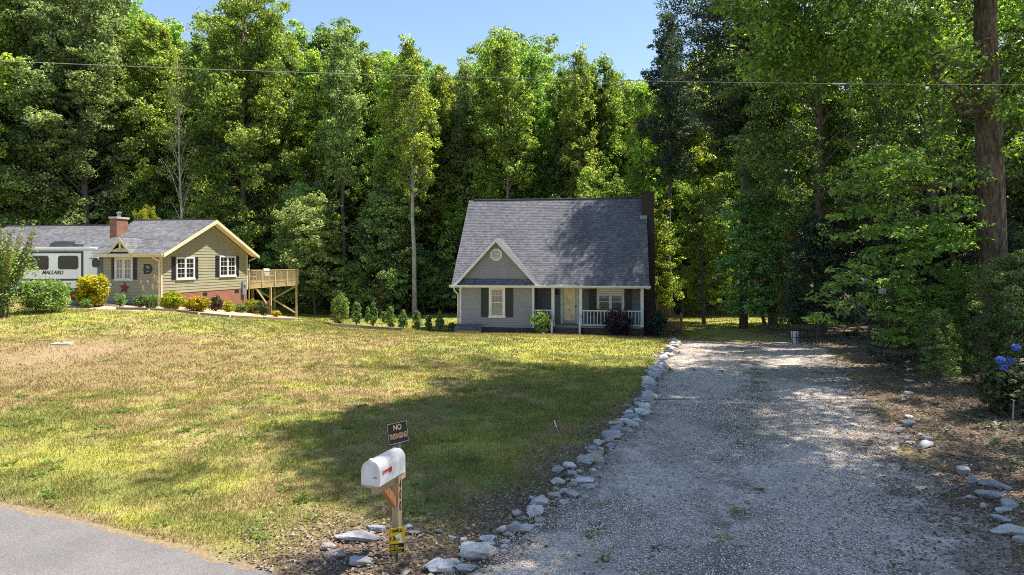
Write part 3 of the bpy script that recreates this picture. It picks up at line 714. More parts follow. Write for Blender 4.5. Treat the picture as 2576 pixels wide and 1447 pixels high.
# dead leaves
def flakes(x, y, size, rg, zoff, curl=.6):
    n = len(x); z = G(x, y) + zoff; a = rg.uniform(0, 6.283, n); s = size * rg.uniform(.6, 1.3, n); t = rg.normal(0, .35, n); c2 = rg.uniform(.1, curl, n) * s
    ux, uy = np.cos(a), np.sin(a); V = np.empty((n, 4, 3)); wv = .33 * s
    V[:, 0] = np.stack([x - ux * s * .5, y - uy * s * .5, z + rg.random(n) * c2], -1)
    V[:, 1] = np.stack([x - uy * wv, y + ux * wv, z + rg.random(n) * c2 + .003], -1)
    V[:, 2] = np.stack([x + ux * s * .5, y + uy * s * .5, z + rg.random(n) * c2], -1)
    V[:, 3] = np.stack([x + uy * wv, y - ux * wv, z + rg.random(n) * c2 + .003], -1)
    return V.reshape(-1, 3)
LX = []; LY = []; LS = []
def dens_lit(x, y):
    onroad = road_dist(x, y) > .05
    drive = (x > edge_x(DL, y)) & (x < edge_x(DR, y)) & (y < 36)
    k = np.clip((x - edge_x(DL, y)) / np.maximum(edge_x(DR, y) - edge_x(DL, y), 1), 0, 1)
    d = litter(x, y) * .9 + .02
    d = np.where(drive, .04 + .75 * sstep(.76, 1.0, k + (fbm(x, y, 3, 31) - .5) * .4) + .35 * sstep(.1, 0, k), d)
    return d * onroad * not_built(x, y)
for n, x0, x1, y0, y1, s in ((70000, -4, 15, 7.5, 14, .055), (60000, -6, 20, 14, 22, .065), (46000, -6, 28, 22, 40, .09), (4000, -30, 40, 62, 80, .2)):
    a, b = scatter_pts(n, x0, x1, y0, y1, dens_lit, rg); LX.append(a); LY.append(b); LS.append(np.full(len(a), s))
x = np.concatenate(LX); y = np.concatenate(LY); s = np.concatenate(LS)
V = flakes(x, y, s, rg, .022)
lc = np.array([(.27, .18, .11), (.18, .12, .08), (.36, .26, .18), (.11, .08, .06), (.42, .33, .26)])[rg.integers(0, 5, len(x))] * rg.uniform(.7, 1.2, (len(x), 1))
M['deadleaf'] = attr_mat('dead leaves', .8, 0, 0, trans=.15, island=.2)
link('leaf_litter', fast_mesh('leaf_litter', V, np.arange(len(V)).reshape(-1, 4), np.repeat(lc, 4, 0)), M['deadleaf'])['kind'] = 'stuff'

# loose stones on the drive
def dens_st(x, y):
    xa = edge_x(DL, y); xb = edge_x(DR, y); k = (x - xa) / (xb - xa)
    return ((k > -.03) & (k < .93)) * (.12 + .88 * sstep(.38, .62, fbm(x * .8, y * .5, 4, 41))) * (1 - .8 * sstep(.65, .95, k)) * (road_dist(x, y) > .1)
SX = []; SY = []; SS = []
for n, x0, x1, y0, y1, a0, a1 in ((95000, -3, 12, 7.8, 13, .007, .021), (60000, -1, 13, 13, 20, .009, .024), (30000, 2, 16, 20, 36, .012, .027)):
    a, b = scatter_pts(n, x0, x1, y0, y1, dens_st, rg); SX.append(a); SY.append(b); SS.append(rg.uniform(a0, a1, len(a)))
x = np.concatenate(SX); y = np.concatenate(SY); s = np.concatenate(SS); n = len(x)
base = np.array([(1, 0, 0), (0, 1, 0), (-1, 0, 0), (0, -1, 0), (0, 0, 1), (0, 0, -.6)], float)
V = base[None] * (s[:, None, None] * rg.uniform(.55, 1.2, (n, 6, 1))) * np.array((1, 1, .75))
a = rg.uniform(0, 6.283, n); ca, sa = np.cos(a)[:, None], np.sin(a)[:, None]
V = np.stack([V[..., 0] * ca - V[..., 1] * sa, V[..., 0] * sa + V[..., 1] * ca, V[..., 2]], -1)
V += np.stack([x, y, G(x, y) + .02 + s * .3], -1)[:, None]
tri = np.array([(0, 1, 4), (1, 2, 4), (2, 3, 4), (3, 0, 4), (1, 0, 5), (2, 1, 5), (3, 2, 5), (0, 3, 5)])
Ft = (tri[None] + (np.arange(n) * 6)[:, None, None]).reshape(-1, 3)
sc_ = np.array((.76, .645, .55)) * rg.uniform(.4, 1.25, (n, 1)); sc_ = np.where(rg.random((n, 1)) < .12, np.array((.3, .24, .19)), sc_)
M['stone'] = attr_mat('loose stones', .9, 0, 0)
link('gravel', fast_mesh('gravel', V.reshape(-1, 3), Ft, np.repeat(sc_, 6, 0)), M['stone'])['kind'] = 'stuff'

# ------------------------------------------------------------------ house frames
class Frame:
    """a house's own axes: x along its front, y away from the road, z above its base"""
    def __init__(s, o, z0): s.o = np.array(o); s.z0 = z0
    def w(s, x, y): return s.o + EV * x + DV * y
    def x(s, u, y):
        k = (u - CU) / FPX; b = s.o + DV * y
        return (k * b[1] - b[0]) / (EV[0] - k * EV[1])
    def y(s, u, x):
        k = (u - CU) / FPX; b = s.o + EV * x
        return (k * b[1] - b[0]) / (DV[0] - k * DV[1])
    def z(s, v, x, y): return EYE - (v - HV) * s.w(x, y)[1] / FPX - s.z0
    def root(s, name, label, cat): return empty(name, (s.o[0], s.o[1], s.z0), RZ, label, cat)

def courses(mb, xr, z0, z1, y, step, lap=.034, axis='x', sign=-1):
    """lap siding on a wall: xr(z) gives the wall's run at a height; faces towards sign*axis2"""
    n = max(1, round((z1 - z0) / step)); st = (z1 - z0) / n
    for i in range(n):
        a, b = z0 + i * st, z0 + (i + 1) * st
        p, q = xr(a + 1e-4), xr(b - 1e-4)
        if q[1] - q[0] < .02: q = ((p[0] + p[1]) / 2 - .01, (p[0] + p[1]) / 2 + .01)
        o0, o1 = y + sign * lap, y + sign * .002
        if axis == 'x':
            F4 = [(p[0], o0, a), (p[1], o0, a), (q[1], o1, b), (q[0], o1, b)]; U4 = [(p[0], o1, a), (p[1], o1, a), (p[1], o0, a), (p[0], o0, a)]
        else:
            F4 = [(o0, p[0], a), (o0, p[1], a), (o1, q[1], b), (o1, q[0], b)]; U4 = [(o1, p[0], a), (o1, p[1], a), (o0, p[1], a), (o0, p[0], a)]
        mb.face(F4); mb.face(U4)

def slope(mb, A, B, C, D, step=.165, lift=.013):
    """shingled plane: A-B the eave, D-C the ridge; each course is a strip whose lower edge stands proud"""
    A, B, C, D = (Vector(p) for p in (A, B, C, D))
    nrm = (B - A).cross(D - A).normalized()
    if nrm.z < 0: nrm = -nrm
    Ls = (D - A).length; n = max(1, round(Ls / step)); sd = (D - A).normalized(); ax = (B - A).normalized()
    def uv(p): return ((p - A).dot(ax), (p - A).dot(sd) * .165 / (Ls / n))
    for i in range(n):
        t0, t1 = i / n, (i + 1) / n
        a, b, c, d = A.lerp(D, t0), B.lerp(C, t0), B.lerp(C, t1), A.lerp(D, t1)
        q = (a + nrm * lift, b + nrm * lift, c + nrm * .002, d + nrm * .002)
        eps = .004
        uvs = [uv(a), uv(b), uv(c), uv(d)]
        uvs = [(uvs[0][0], uvs[0][1] + eps), (uvs[1][0], uvs[1][1] + eps), (uvs[2][0], uvs[2][1] - eps), (uvs[3][0], uvs[3][1] - eps)]
        mb.face(q, uvs)
        mb.face((a, b, b + nrm * lift, a + nrm * lift), [uvs[0]] * 4)

def sash_window(root, name, x0, x1, z0, z1, y, cols, rows, glass, frame, trim=.1, double=False, axis='x', mull=None):
    """framed window on a wall facing -y (axis x) or +x (axis y): casing with sash bars, and one pane per sash pair"""
    def P(mb, a0, a1, d0, d1, c0, c1):
        if axis == 'x': mb.box(a0, a1, y - d1, y - d0, c0, c1)
        else: mb.box(y + d0, y + d1, a0, a1, c0, c1)
    f = MB()
    P(f, x0, x0 + trim, .0, .06, z0, z1); P(f, x1 - trim, x1, .0, .06, z0, z1)
    P(f, x0 + trim, x1 - trim, 0, .06, z1 - trim, z1); P(f, x0 - .03, x1 + .03, 0, .085, z0 - .04, z0 + trim * .75)
    win = f.build(name, frame, root, bevel=.006)
    ix0, ix1, iz0, iz1 = x0 + trim, x1 - trim, z0 + trim * .75, z1 - trim
    units = [(ix0, ix1)] if not double else [(ix0, (ix0 + ix1) / 2 - .05), ((ix0 + ix1) / 2 + .05, ix1)]
    s = MB()
    if double: P(s, (ix0 + ix1) / 2 - .05, (ix0 + ix1) / 2 + .05, .004, .054, iz0, iz1)
    for a, b in units:
        zm = (iz0 + iz1) / 2
        P(s, a, b, .004, .046, zm - .025, zm + .025)
        for q in (a, b - .035): P(s, q, q + .035, .004, .044, iz0, iz1)
        P(s, a + .035, b - .035, .004, .042, iz0, iz0 + .04); P(s, a + .035, b - .035, .004, .042, iz1 - .04, iz1)
        for i in range(1, cols): xx = a + (b - a) * i / cols; P(s, xx - .009, xx + .009, .006, .03, iz0 + .04, iz1 - .04)
        for i in range(1, rows):
            zz = iz0 + (iz1 - iz0) * i / rows
            if abs(zz - zm) > .05: P(s, a + .035, b - .035, .006, .028, zz - .009, zz + .009)
    s.build('sash', frame, win)
    g = MB(); P(g, ix0 + .002, ix1 - .002, .002, .012, iz0 + .002, iz1 - .002); g.build('pane', glass, win)
    return win

def shutter(root, x0, x1, z0, z1, y, axis='x', style='panel'):
    def P(mb, a0, a1, d0, d1, c0, c1):
        if axis == 'x': mb.box(a0, a1, y - d1, y - d0, c0, c1)
        else: mb.box(y + d0, y + d1, a0, a1, c0, c1)
    m = MB(); w = x1 - x0
    if style == 'panel':
        P(m, x0, x0 + w * .16, .018, .05, z0, z1); P(m, x1 - w * .16, x1, .018, .05, z0, z1)
        for c in (z0, z0 + (z1 - z0) * .46, z1 - .1): P(m, x0 + w * .16, x1 - w * .16, .018, .048, c, c + .1)
        P(m, x0 + w * .1, x1 - w * .1, .018, .034, z0 + .02, z1 - .02)
        k = z0 + .12
        while k < z1 - .12: P(m, x0 + w * .17, x1 - w * .17, .034, .042, k, k + .025); k += .05
    else:
        for i in range(3): P(m, x0 + w * i / 3 + .004, x0 + w * (i + 1) / 3 - .004, .018, .04, z0, z1)
        for c in (z0 + .15, z1 - .25): P(m, x0 + .01, x1 - .01, .04, .06, c, c + .09)
    return m.build('shutter', M['shutter'], root)

# ------------------------------------------------------------------ grey cottage
A = Frame(H0, -0.47)
cz = lambda x, y: ((1280 + x / 3.015) * .8587, (540 + y / 3.015) * .8587)   # survey sheet of the cottage
def AX(px, y=0.0): return A.x(cz(px, 0)[0], y)
def AZ(py, x=4.0, y=0.0): return A.z(cz(0, py)[1], x, y)
cot = A.root('cottage', 'grey cottage with steep shingled roof, front gable and white porch', 'house')
W0, W1, WP = 0.0, 11.3, 4.67
z_sid = .43; z_eave = 2.57 + .47; z_floor = .56; PB = 1.75
Kp = 1.115
def roofz(y): return z_eave + Kp * (y + .4)
RIDGE = 4.73; RX0, RX1 = -.45, 11.65
# walls
w = MB(); courses(w, lambda z: (W0 + .1, WP - .1), z_sid, z_eave - .12, 0, .155); w.build('wall', M['sid_grey'], cot)
w = MB(); courses(w, lambda z: (WP, W1), z_floor, z_eave - .1, PB, .155)
w.build('wall', M['sid_porch_shade'], cot)['label'] = 'siding at the back of the porch, coloured darker for its shade'
w = MB(); w.box(WP - .14, WP - .02, .02, PB, z_floor, z_eave - .12); w.build('wall', M['sid_porch_shade'], cot)
w = MB(); w.box(W0 + .02, W1 - .02, PB + .02, 9.3, -.2, z_eave - .12); w.prism([(W0 + .03, 0.0, z_eave - .3), (W0 + .03, 9.4, z_eave - .3), (W0 + .03, RIDGE, roofz(RIDGE) - .22)], (.1, 0, 0)); w.prism([(W1 - .13, 0.02, z_eave - .3), (W1 - .13, 9.4, z_eave - .3), (W1 - .13, RIDGE, roofz(RIDGE) - .22)], (.1, 0, 0)); w.box(W0 + .02, WP - .15, .03, PB, .05, z_eave - .14)
w.build('wall', M['sid_grey'], cot)
for a, b in ((W0 - .03, W0 + .1), (WP - .1, WP + .03)): c = MB(); c.box(a, b, -.03, .1, z_sid - .02, z_eave - .12); c.build('corner_board', M['white'], cot)
f = MB(); f.box(W0 + .03, WP, .02, .25, -.3, z_sid); f.build('foundation', M['brick_dark'], cot)
f = MB(); f.box(W1 - .25, W1, .21, 9.2, -.3, z_sid); f.build('foundation', M['brick_dark'], cot)
f = MB(); f.box(WP + .03, 5.75, .0, .2, -.3, z_floor - .08); f.build('porch_base', M['brick_dark'], cot)
f = MB(); f.box(7.68, W1 + .02, .0, .2, -.3, z_floor - .08); f.build('porch_base', M['brick_dark'], cot)
v = MB(); v.box(3.0, 3.42, -.005, .03, .1, .33); fv = v.build('foundation_vent', M['black'], cot)
f = MB(); f.box(WP + .04, W1 - .02, -.05, PB - .01, z_floor - .08, z_floor); f.build('porch_floor', M['porch_floor'], cot)
f = MB(); f.box(WP + .04, W1 - .02, .0, PB - .01, z_eave - .16, z_eave - .12); f.build('porch_ceiling', M['white'], cot)
# roof
r = MB()
slope(r, (RX0, -.4, z_eave), (RX1, -.4, z_eave), (RX1, RIDGE, roofz(RIDGE)), (RX0, RIDGE, roofz(RIDGE)), .15)
slope(r, (RX1, 9.86, z_eave), (RX0, 9.86, z_eave), (RX0, RIDGE, roofz(RIDGE)), (RX1, RIDGE, roofz(RIDGE)))
roof = r.build('roof', M['roof_grey'], cot)
for xx in (RX0, RX1 - .16):
    r = MB()
    for ya in (-.38, 9.84): r.prism([(xx, ya, z_eave - .03), (xx, RIDGE, roofz(RIDGE) - .03), (xx, RIDGE, roofz(RIDGE) - .2), (xx, ya, z_eave - .18)], (.16, 0, 0))
    r.build('rake_board', M['white'], roof)
r = MB(); r.tube([(RX0 + .35, RIDGE, roofz(RIDGE) + .02), (RX1 - .1, RIDGE, roofz(RIDGE) + .02)], .075, 6); r.build('ridge_cap', M['ridge'], roof)
# dormer gable over the front window
dx0, dx1 = AX(140, -.4), AX(908, -.4); dxm = (dx0 + dx1) / 2; zapex = AZ(474, dxm, -.4); Kd = (zapex - z_eave) / (dxm - dx0)
zg = roofz(-.02)
g = MB(); courses(g, lambda z: (dx0 + .18 + (z - z_eave) / Kd, dx1 - .18 - (z - z_eave) / Kd), zg, zapex - .2, 0.0, .155)
gb = g.build('gable_wall', M['sid_grey'], cot)
oc = [(AX(525) + .4 * math.cos(R(22.5 + 45 * k)), zz) for k in range(8) for zz in (AZ(622) + .4 * math.sin(R(22.5 + 45 * k)),)]
vt = MB(); vx, vz = AX(525), AZ(622)
for k in range(8):
    a0, a1 = R(22.5 + 45 * k), R(67.5 + 45 * k)
    vt.prism([(vx + ro * math.cos(a), -.02, vz + ro * math.sin(a)) for ro, a in ((.4, a0), (.4, a1), (.31, a1), (.31, a0))], (0, -.06, 0))
vent = vt.build('gable_vent', M['white'], gb)
ls = MB()
for k in range(7):
    zz = vz - .26 + k * .085; hw = min(.28, .41 - abs(zz - vz) * 1.0 + .02); hw = min(.29, .43 - abs(zz - vz))
    ls.prism([(vx - hw, -.02, zz + .04), (vx + hw, -.02, zz + .04), (vx + hw, -.065, zz - .02), (vx - hw, -.065, zz - .02)], (0, -.004, .012))
ls.build('louvre', M['white'], vent)
dr = MB(); yr = (zapex - z_eave) / Kp - .4
slope(dr, (dx1, -.42, z_eave + .02), (dx1, -.39, z_eave + .02), (dxm, yr, zapex), (dxm, -.42, zapex))
slope(dr, (dx0, -.39, z_eave + .02), (dx0, -.42, z_eave + .02), (dxm, -.42, zapex), (dxm, yr, zapex))
dr.build('gable_roof', M['roof_grey'], cot)
rk = MB()
for xa in (dx0, dx1): rk.prism([(xa, -.4, z_eave + .0), (dxm, -.4, zapex - .01), (dxm, -.4, zapex - .26), (xa + (.24 if xa == dx0 else -.24), -.4, z_eave)], (0, -.05, 0)); rk.prism([(xa, -.39, z_eave - .01), (dxm, -.39, zapex - .04), (dxm, -.39, zapex - .07), (xa + (.05 if xa == dx0 else -.05), -.39, z_eave - .01)], (0, .36, 0))
rk.build('gable_trim', M['white'], cot)
# gutter and downspout
gt = MB(); gx0, gx1 = AX(110, -.5), AX(1890, -.5)
gt.prism([(gx0, -.4, z_eave + .01), (gx0, -.56, z_eave + .01), (gx0, -.56, z_eave - .06), (gx0, -.5, z_eave - .13), (gx0, -.4, z_eave - .13)], (gx1 - gx0, 0, 0))
gt.box(RX0 + .06, RX1 - .05, -.39, .03, z_eave - .13, z_eave - .1)
gt.build('gutter', M['white'], cot)
ds = MB(); ds.tube([(gx0 + .3, -.47, z_eave - .1), (gx0 + .3, -.45, z_eave - .3), (-.1, -.1, z_eave - .55), (-.1, -.09, z_eave - .8), (-.1, -.09, .1), (-.16, -.3, .02)], .05, 6); ds.build('downspout', M['white'], cot, True)
# front window
sash_window(cot, 'window', AX(460), AX(604), AZ(1178), AZ(906), -.01, 3, 4, M['glass_blind'], M['white'], .14)
shutter(cot, AX(391), AX(458), AZ(1175), AZ(910), -.004); shutter(cot, AX(606), AX(674), AZ(1177), AZ(910), -.004)
# porch posts, railings
YP = .08
def post(px0, px1): p = MB(); a, b = AX(px0, YP), AX(px1, YP); p.box(a, b, 0.0, b - a, z_floor, z_eave - .14); p.box(a - .02, b + .02, -.02, b - a + .02, z_floor, z_floor + .12); return p.build('porch_post', M['white'], cot, bevel=.008)
post(1012, 1039); post(1257, 1283); post(1798, 1826)
def railing(x0, x1, n):
    m = MB(); zt = AZ(1112, 8, YP); zb = AZ(1244, 8, YP)
    m.box(x0, x1, .04, .12, zt - .07, zt); rl = m.build('top_rail', M['white'], cot); m = MB(); m.box(x0, x1, .05, .11, zb - .03, zb + .05); m.build('bottom_rail', M['white'], cot)
    for i in range(n):
        xx = x0 + (x1 - x0) * (i + .5) / n; b = MB(); b.box(xx - .022, xx + .022, .06, .1, zb + .05, zt - .07); b.build('baluster', M['white'], rl)
railing(WP + .03, AX(1012, YP), 6); railing(AX(1283, YP), AX(1798, YP), 17)
for xa in (AX(1026, 0), AX(1268, 0)):
    m = MB(); m.prism([(xa - .05, .0, 1.33), (xa - .05, -.85, .85), (xa - .05, -.85, .74), (xa - .05, .0, 1.2)], (.1, 0, 0)); m.box(xa - .055, xa + .055, -.92, -.8, -.12, .88); m.prism([(xa - .03, .0, .72), (xa - .03, -.85, .25), (xa - .03, -.85, .17), (xa - .03, 0, .62)], (.06, 0, 0))
    m.build('stair_rail', M['white'], cot)
st = MB(); s0, s1 = 5.78, 7.66
for i in range(3): st.box(s0 + .002 * i, s1 - .002 * i, -.95 + .3 * i, .2 - .001 * i, -.3, z_floor - .09 - .17 * (2 - i))
st.build('steps', M['brick_dark'], cot)
# door and porch windows on the back wall of the porch
def BX(px): return AX(px, PB)
def BZ(py): return AZ(py, 8, PB)
d = MB(); a, b = BX(1093), BX(1253)
for q in ((a, a + .13), (b - .13, b)): d.box(q[0], q[1], PB - .09, PB - .02, z_floor, z_eave - .13)
door = d.build('front_door', M['white'], cot)
ds2 = MB(); a2, b2 = a + .13, b - .13; zt = z_eave - .14
for q in ((a2, a2 + .1), (b2 - .1, b2)): ds2.box(q[0], q[1], PB - .075, PB - .03, z_floor + .02, zt)
ds2.box(a2 + .1, b2 - .1, PB - .075, PB - .03, z_floor + .02, z_floor + .22)
ds2.build('storm_frame', M['door_frame'], door)
p_ = MB(); p_.box(a2 + .1, b2 - .1, PB - .05, PB - .03, z_floor + .22, zt)
for zz in (z_floor + .35, z_floor + 1.3): p_.box(a2 + .25, b2 - .25, PB - .058, PB - .05, zz, zz + .7)
p_.build('door_panel', M['door_tan'], door)
h = MB(); h.tube([(b2 - .05, PB - .1, 1.55), (b2 - .05, PB - .14, 1.6), (b2 - .05, PB - .1, 1.75)], .016, 6); h.tube([(b2 - .05, PB - .1, 1.65), (b2 - .18, PB - .12, 1.65)], .014, 6); h.build('handle', M['black'], door)
sash_window(cot, 'window', BX(1412), BX(1655), BZ(1160), z_eave - .14, PB - .015, 1, 2, M['glass_mirror'], M['white'], .13, double=True)
shutter(cot, BX(1343), BX(1408), BZ(1160), z_eave - .16, PB); shutter(cot, BX(1658), BX(1724), BZ(1160), z_eave - .16, PB)
lm = MB(); lx = BX(1060); lm.box(lx - .06, lx + .06, PB - .05, PB - .02, 2.5, 2.75); lm.tube([(lx, PB - .14, 2.4), (lx, PB - .14, 2.45), (lx, PB - .14, 2.68), (lx, PB - .14, 2.76)], (.05, .08, .1, .02), 6); lm.box(lx - .015, lx + .015, PB - .15, PB - .05, 2.7, 2.73)
lm.build('wall_lamp', M['black'], cot)
# chimney on the right gable
ch = MB(); cx0, cx1 = 11.33, 12.12; ztop = 8.72 + .47
ch.box(cx0, cx1, 3.55, 5.0, 2.0, ztop - .2); ch.box(cx0 + .01, cx1 + .02, 2.9, 5.6, -.4, 6.4); ch.prism([(cx0 + .01, 2.9, 6.4), (cx0 + .01, 5.6, 6.4), (cx0 + .01, 5.0, 7.1), (cx0 + .01, 3.55, 7.1)], (cx1 - cx0 + .01, 0, 0))
chim = ch.build('chimney', M['brick_chim'], cot)
ch = MB(); ch.box(cx0 - .04, cx1 + .04, 3.5, 5.05, ztop - .2, ztop - .1); ch.box(cx0 + .2, cx1 - .2, 3.9, 4.6, ztop - .1, ztop); ch.build('chimney_cap', M['brick_chim'], chim)
ch = MB(); ch.prism([(cx0 - .12, 3.4, roofz(3.4) + .03), (RX1 + .02, 3.4, roofz(3.4) + .03), (RX1 + .02, 3.56, roofz(3.56) + .05), (cx0 - .12, 3.56, roofz(3.56) + .05)], (0, 0, .03)); ch.build('flashing', M['rv_grey'], chim)

def in_frame(Fm, name, x, y, z, label, cat, rz=0.0, group=None):
    p = Fm.w(x, y); return empty(name, (p[0], p[1], z + Fm.z0), RZ + rz, label, cat, group)
# bench on the porch
bn = in_frame(A, 'bench', 9.2, 1.1, z_floor, 'dark wooden bench standing on the porch under the double window', 'bench')
m = MB(); 
for k in range(4): m.box(-.75, .75, -.22 + k * .115, -.12 + k * .115, .42, .45)
m.build('seat', M['stair_old'], bn)
m = MB()
for k in range(4): m.box(-.75, .75, .26, .29, .52 + k * .115, .62 + k * .115)
m.build('backrest', M['stair_old'], bn)
for sx in (-.7, .7):
    for sy in (-.2, .27): m = MB(); m.box(sx - .035, sx + .035, sy - .03, sy + .03, 0, .42 if sy < 0 else .98); m.build('leg', M['stair_old'], bn)
    m = MB(); m.box(sx - .04, sx + .04, -.24, .24, .62, .66); m.build('armrest', M['stair_old'], bn)
# little shingled well cover at the left corner
wc_ = in_frame(A, 'well_cover', .75, -.75, .02, 'low well cover with shingled lid at the left corner of the cottage', 'well cover')
m = MB(); m.box(-.8, .72, -.32, .35, 0, .28); m.prism([(-.8, -.32, .28), (-.8, .35, .28), (-.8, .35, .5)], (1.52, 0, 0)); m.build('box', M['deck_x'], wc_)
m = MB(); slope(m, (-.9, -.45, .3), (.85, -.45, .3), (.78, .4, .62), (-.86, .4, .62), .12); m.build('lid', M['roof_left'], wc_)
# back deck stairs beside the chimney
ss = in_frame(A, 'outdoor_stairs', 12.35, 3.6, .0, 'wooden stairs with handrail coming down beside the cottage chimney', 'stairs')
for k in range(5): m = MB(); m.box(.28 * k, .28 * k + .3, -.45, .45, .82 - .17 * k, .86 - .17 * k); m.build('tread', M['stair_old'], ss)
for sy in (-.5, .5):
    m = MB(); m.prism([(0, sy, .95), (1.45, sy, .05), (1.45, sy, -.05), (1.3, sy, -.05), (0, sy, .78)], (0, .05, 0)); m.build('stringer', M['stair_old'], ss)
    rlm = MB(); rlm.prism([(-.05, sy - .03, 1.86), (1.5, sy - .03, .9), (1.5, sy - .03, .82), (-.05, sy - .03, 1.78)], (0, .1, 0)); rl = rlm.build('handrail', M['stair_old'], ss)
    for k in range(11):
        xx = .08 + k * .128; zt = 1.8 - .62 * (xx + .05); b = MB(); b.box(xx - .017, xx + .017, sy, sy + .04, zt - .82, zt); b.build('baluster', M['stair'], rl)
    for xx, za, zb in ((-.05, .5, 2.0), (1.5, -.35, 1.1)):
        m = MB(); m.box(xx - .05, xx + .05, sy - .04, sy + .06, za, zb); m.tube([(xx, sy + .01, zb), (xx, sy + .01, zb + .05), (xx, sy + .01, zb + .11)], (.045, .055, .015), 6); m.build('newel_post', M['stair'], ss)

# ------------------------------------------------------------------ olive house on the left
B = Frame((-20.57, 40.0), 1.3)
ol = lambda x, y: (x * .30024, 472.3 + y * .30024)
def OX(px, y=0.0): return B.x(ol(px, 0)[0], y)
def OY(px): return B.y(ol(px, 0)[0], 0.0)
def OZ(py, x=-2.0, y=0.0): return B.z(ol(0, py)[1], x, y)
hs = B.root('olive_house', 'olive green single storey house with grey roof and cream trim', 'house')
GW = 9.4; zs = 2.14 - 1.3; ze = 4.5 - 1.3; Kb = .43; yr = GW / 2
def bz(y): return ze + Kb * (y + .6)
WL = -3.75
def gable_run(z): 
    return (max(.0, (z - ze - .02) / Kb - .2), min(GW, GW - (z - ze - .02) / Kb + .2))
w = MB(); courses(w, gable_run, zs, bz(yr) - .25, 0, .185, .024, 'y', 1); w.build('wall', M['sid_olive'], hs)
w = MB(); courses(w, lambda z: (WL, -.02), zs - .62, ze - .05, 0, .185); w.build('wall', M['sid_olive'], hs)
w = MB(); w.box(WL + .02, -.04, .04, GW - .04, -.6, ze - .06); w.prism([(-.06, .2, ze - .1), (-.06, GW - .2, ze - .1), (-.06, yr, bz(yr) - .3)], (-.1, 0, 0)); w.build('wall', M['sid_olive'], hs)
w = MB(); w.box(-19, WL - .4, 9.2 - 4.4, 14, -.5, ze + .05); w.prism([(-8.3, 4.8, ze), (-8.3, 13.1, ze), (-8.3, 8.95, ze + 1.85)], (-.1, 0, 0)); w.build('wall', M['sid_olive'], hs)
f = MB(); f.box(-.3, -.005, .05, GW - .05, -1.9, zs); f.build('foundation', M['brick_red'], hs)
f = MB(); f.box(WL, -.31, .03, .2, -.6, zs - .62); f.build('foundation', M['brick_red'], hs)
c = MB(); c.box(-.09, .03, -.03, .09, zs - .62, ze); c.build('corner_board', M['cream'], hs)
c = MB(); c.box(-.09, .03, GW - .09, GW + .03, zs - .1, ze); c.build('corner_board', M['cream'], hs)
for px in ((1700, 1735, 905, 880), (1966, 2000, 880, 858)):
    v = MB(); v.box(-.002, .02, OY(px[0]), OY(px[1]), OZ(px[2], 0, OY(px[0])), OZ(px[3], 0, OY(px[0]))); v.build('foundation_vent', M['black'], hs)
# roofs
r = MB(); ov = .6
slope(r, (-4.1, -ov, ze), (ov, -ov, ze), (ov, yr, bz(yr)), (-5.4, yr, bz(yr)), .19)
slope(r, (ov, GW + ov, ze), (-4.1, GW + ov, ze), (-5.4, yr, bz(yr)), (ov, yr, bz(yr)), .19)
roofb = r.build('roof', M['roof_left'], hs)
r = MB(); mz = 6.72 - 1.3; my = 8.95
slope(r, (-19.3, 3.95, mz - Kb * 5), (-8.19, 3.95, mz - Kb * 5), (-8.19, my, mz), (-19.3, my, mz), .19)
slope(r, (-8.19, 14, mz - Kb * 5), (-19.3, 14, mz - Kb * 5), (-19.3, my, mz), (-8.19, my, mz), .19)
r.build('roof', M['roof_left'], hs)
r = MB(); slope(r, (-8.25, 3.2, ze + .05), (-4.3, 3.2, ze + .05), (-5.0, 7.2, ze + 1.5), (-8.25, 7.2, ze + 1.5), .19); r.build('roof', M['roof_left'], hs)
for (ya, yb) in ((-ov, yr), (GW + ov, yr)):
    r = MB()
    r.prism([(ov - .02, ya, ze - .02), (ov - .02, yb, bz(yr) - .02), (ov - .02, yb, bz(yr) - .24), (ov - .02, ya, ze - .22)], (.05, 0, 0))
    r.prism([(.02, ya, ze - .06), (.02, yb, bz(yr) - .06), (.02, yb, bz(yr) - .09), (.02, ya, ze - .09)], (ov - .05, 0, 0)); r.build('rake_board', M['cream'], hs)
r = MB()
for xx in (-8.19,):
    r.prism([(xx - .02, 3.95, mz - Kb * 5 - .02), (xx - .02, my, mz - .02), (xx - .02, my, mz - .22), (xx - .02, 3.95, mz - Kb * 5 - .2)], (.05, 0, 0))
r.build('rake_board', M['cream'], hs)
r = MB(); r.tube([(-5.4, yr, bz(yr) + .02), (ov, yr, bz(yr) + .02)], .06, 6); r.build('ridge_cap', M['ridge'], roofb); r = MB(); r.tube([(-19.3, my, mz + .02), (-8.19, my, mz + .02)], .06, 6); r.build('ridge_cap', M['ridge'], roofb)
f = MB(); f.box(-3.9, ov - .03, -ov - .02, -ov + .02, ze - .2, ze - .005); f.box(-3.9, .02, -ov + .02, -.02, ze - .2, ze - .17); f.build('fascia', M['cream'], hs)
g = MB(); g.prism([(OX(1095, -.5), -ov - .02, ze), (OX(1095, -.5), -ov - .14, ze), (OX(1095, -.5), -ov - .11, ze - .1), (OX(1095, -.5), -ov - .02, ze - .1)], (ov - OX(1095, -.5) - .05, 0, 0)); g.build('gutter', M['cream'], hs)
d = MB(); dxx = OX(1338, -.05); d.tube([(OX(1296, -.5), -ov - .08, ze - .08), (OX(1296, -.5), -ov - .08, ze - .22), (dxx, -.1, ze - .42), (dxx, -.09, ze - .6), (dxx, -.09, -.15)], .055, 6); d.build('downspout', M['cream'], hs, True)
d = MB(); d.tube([(ov - .1, GW + ov, ze - .1), (.1, GW + .1, ze - .4), (.1, GW + .12, ze - .7), (.1, GW + .12, 0)], .05, 6); d.build('downspout', M['cream'], hs, True)
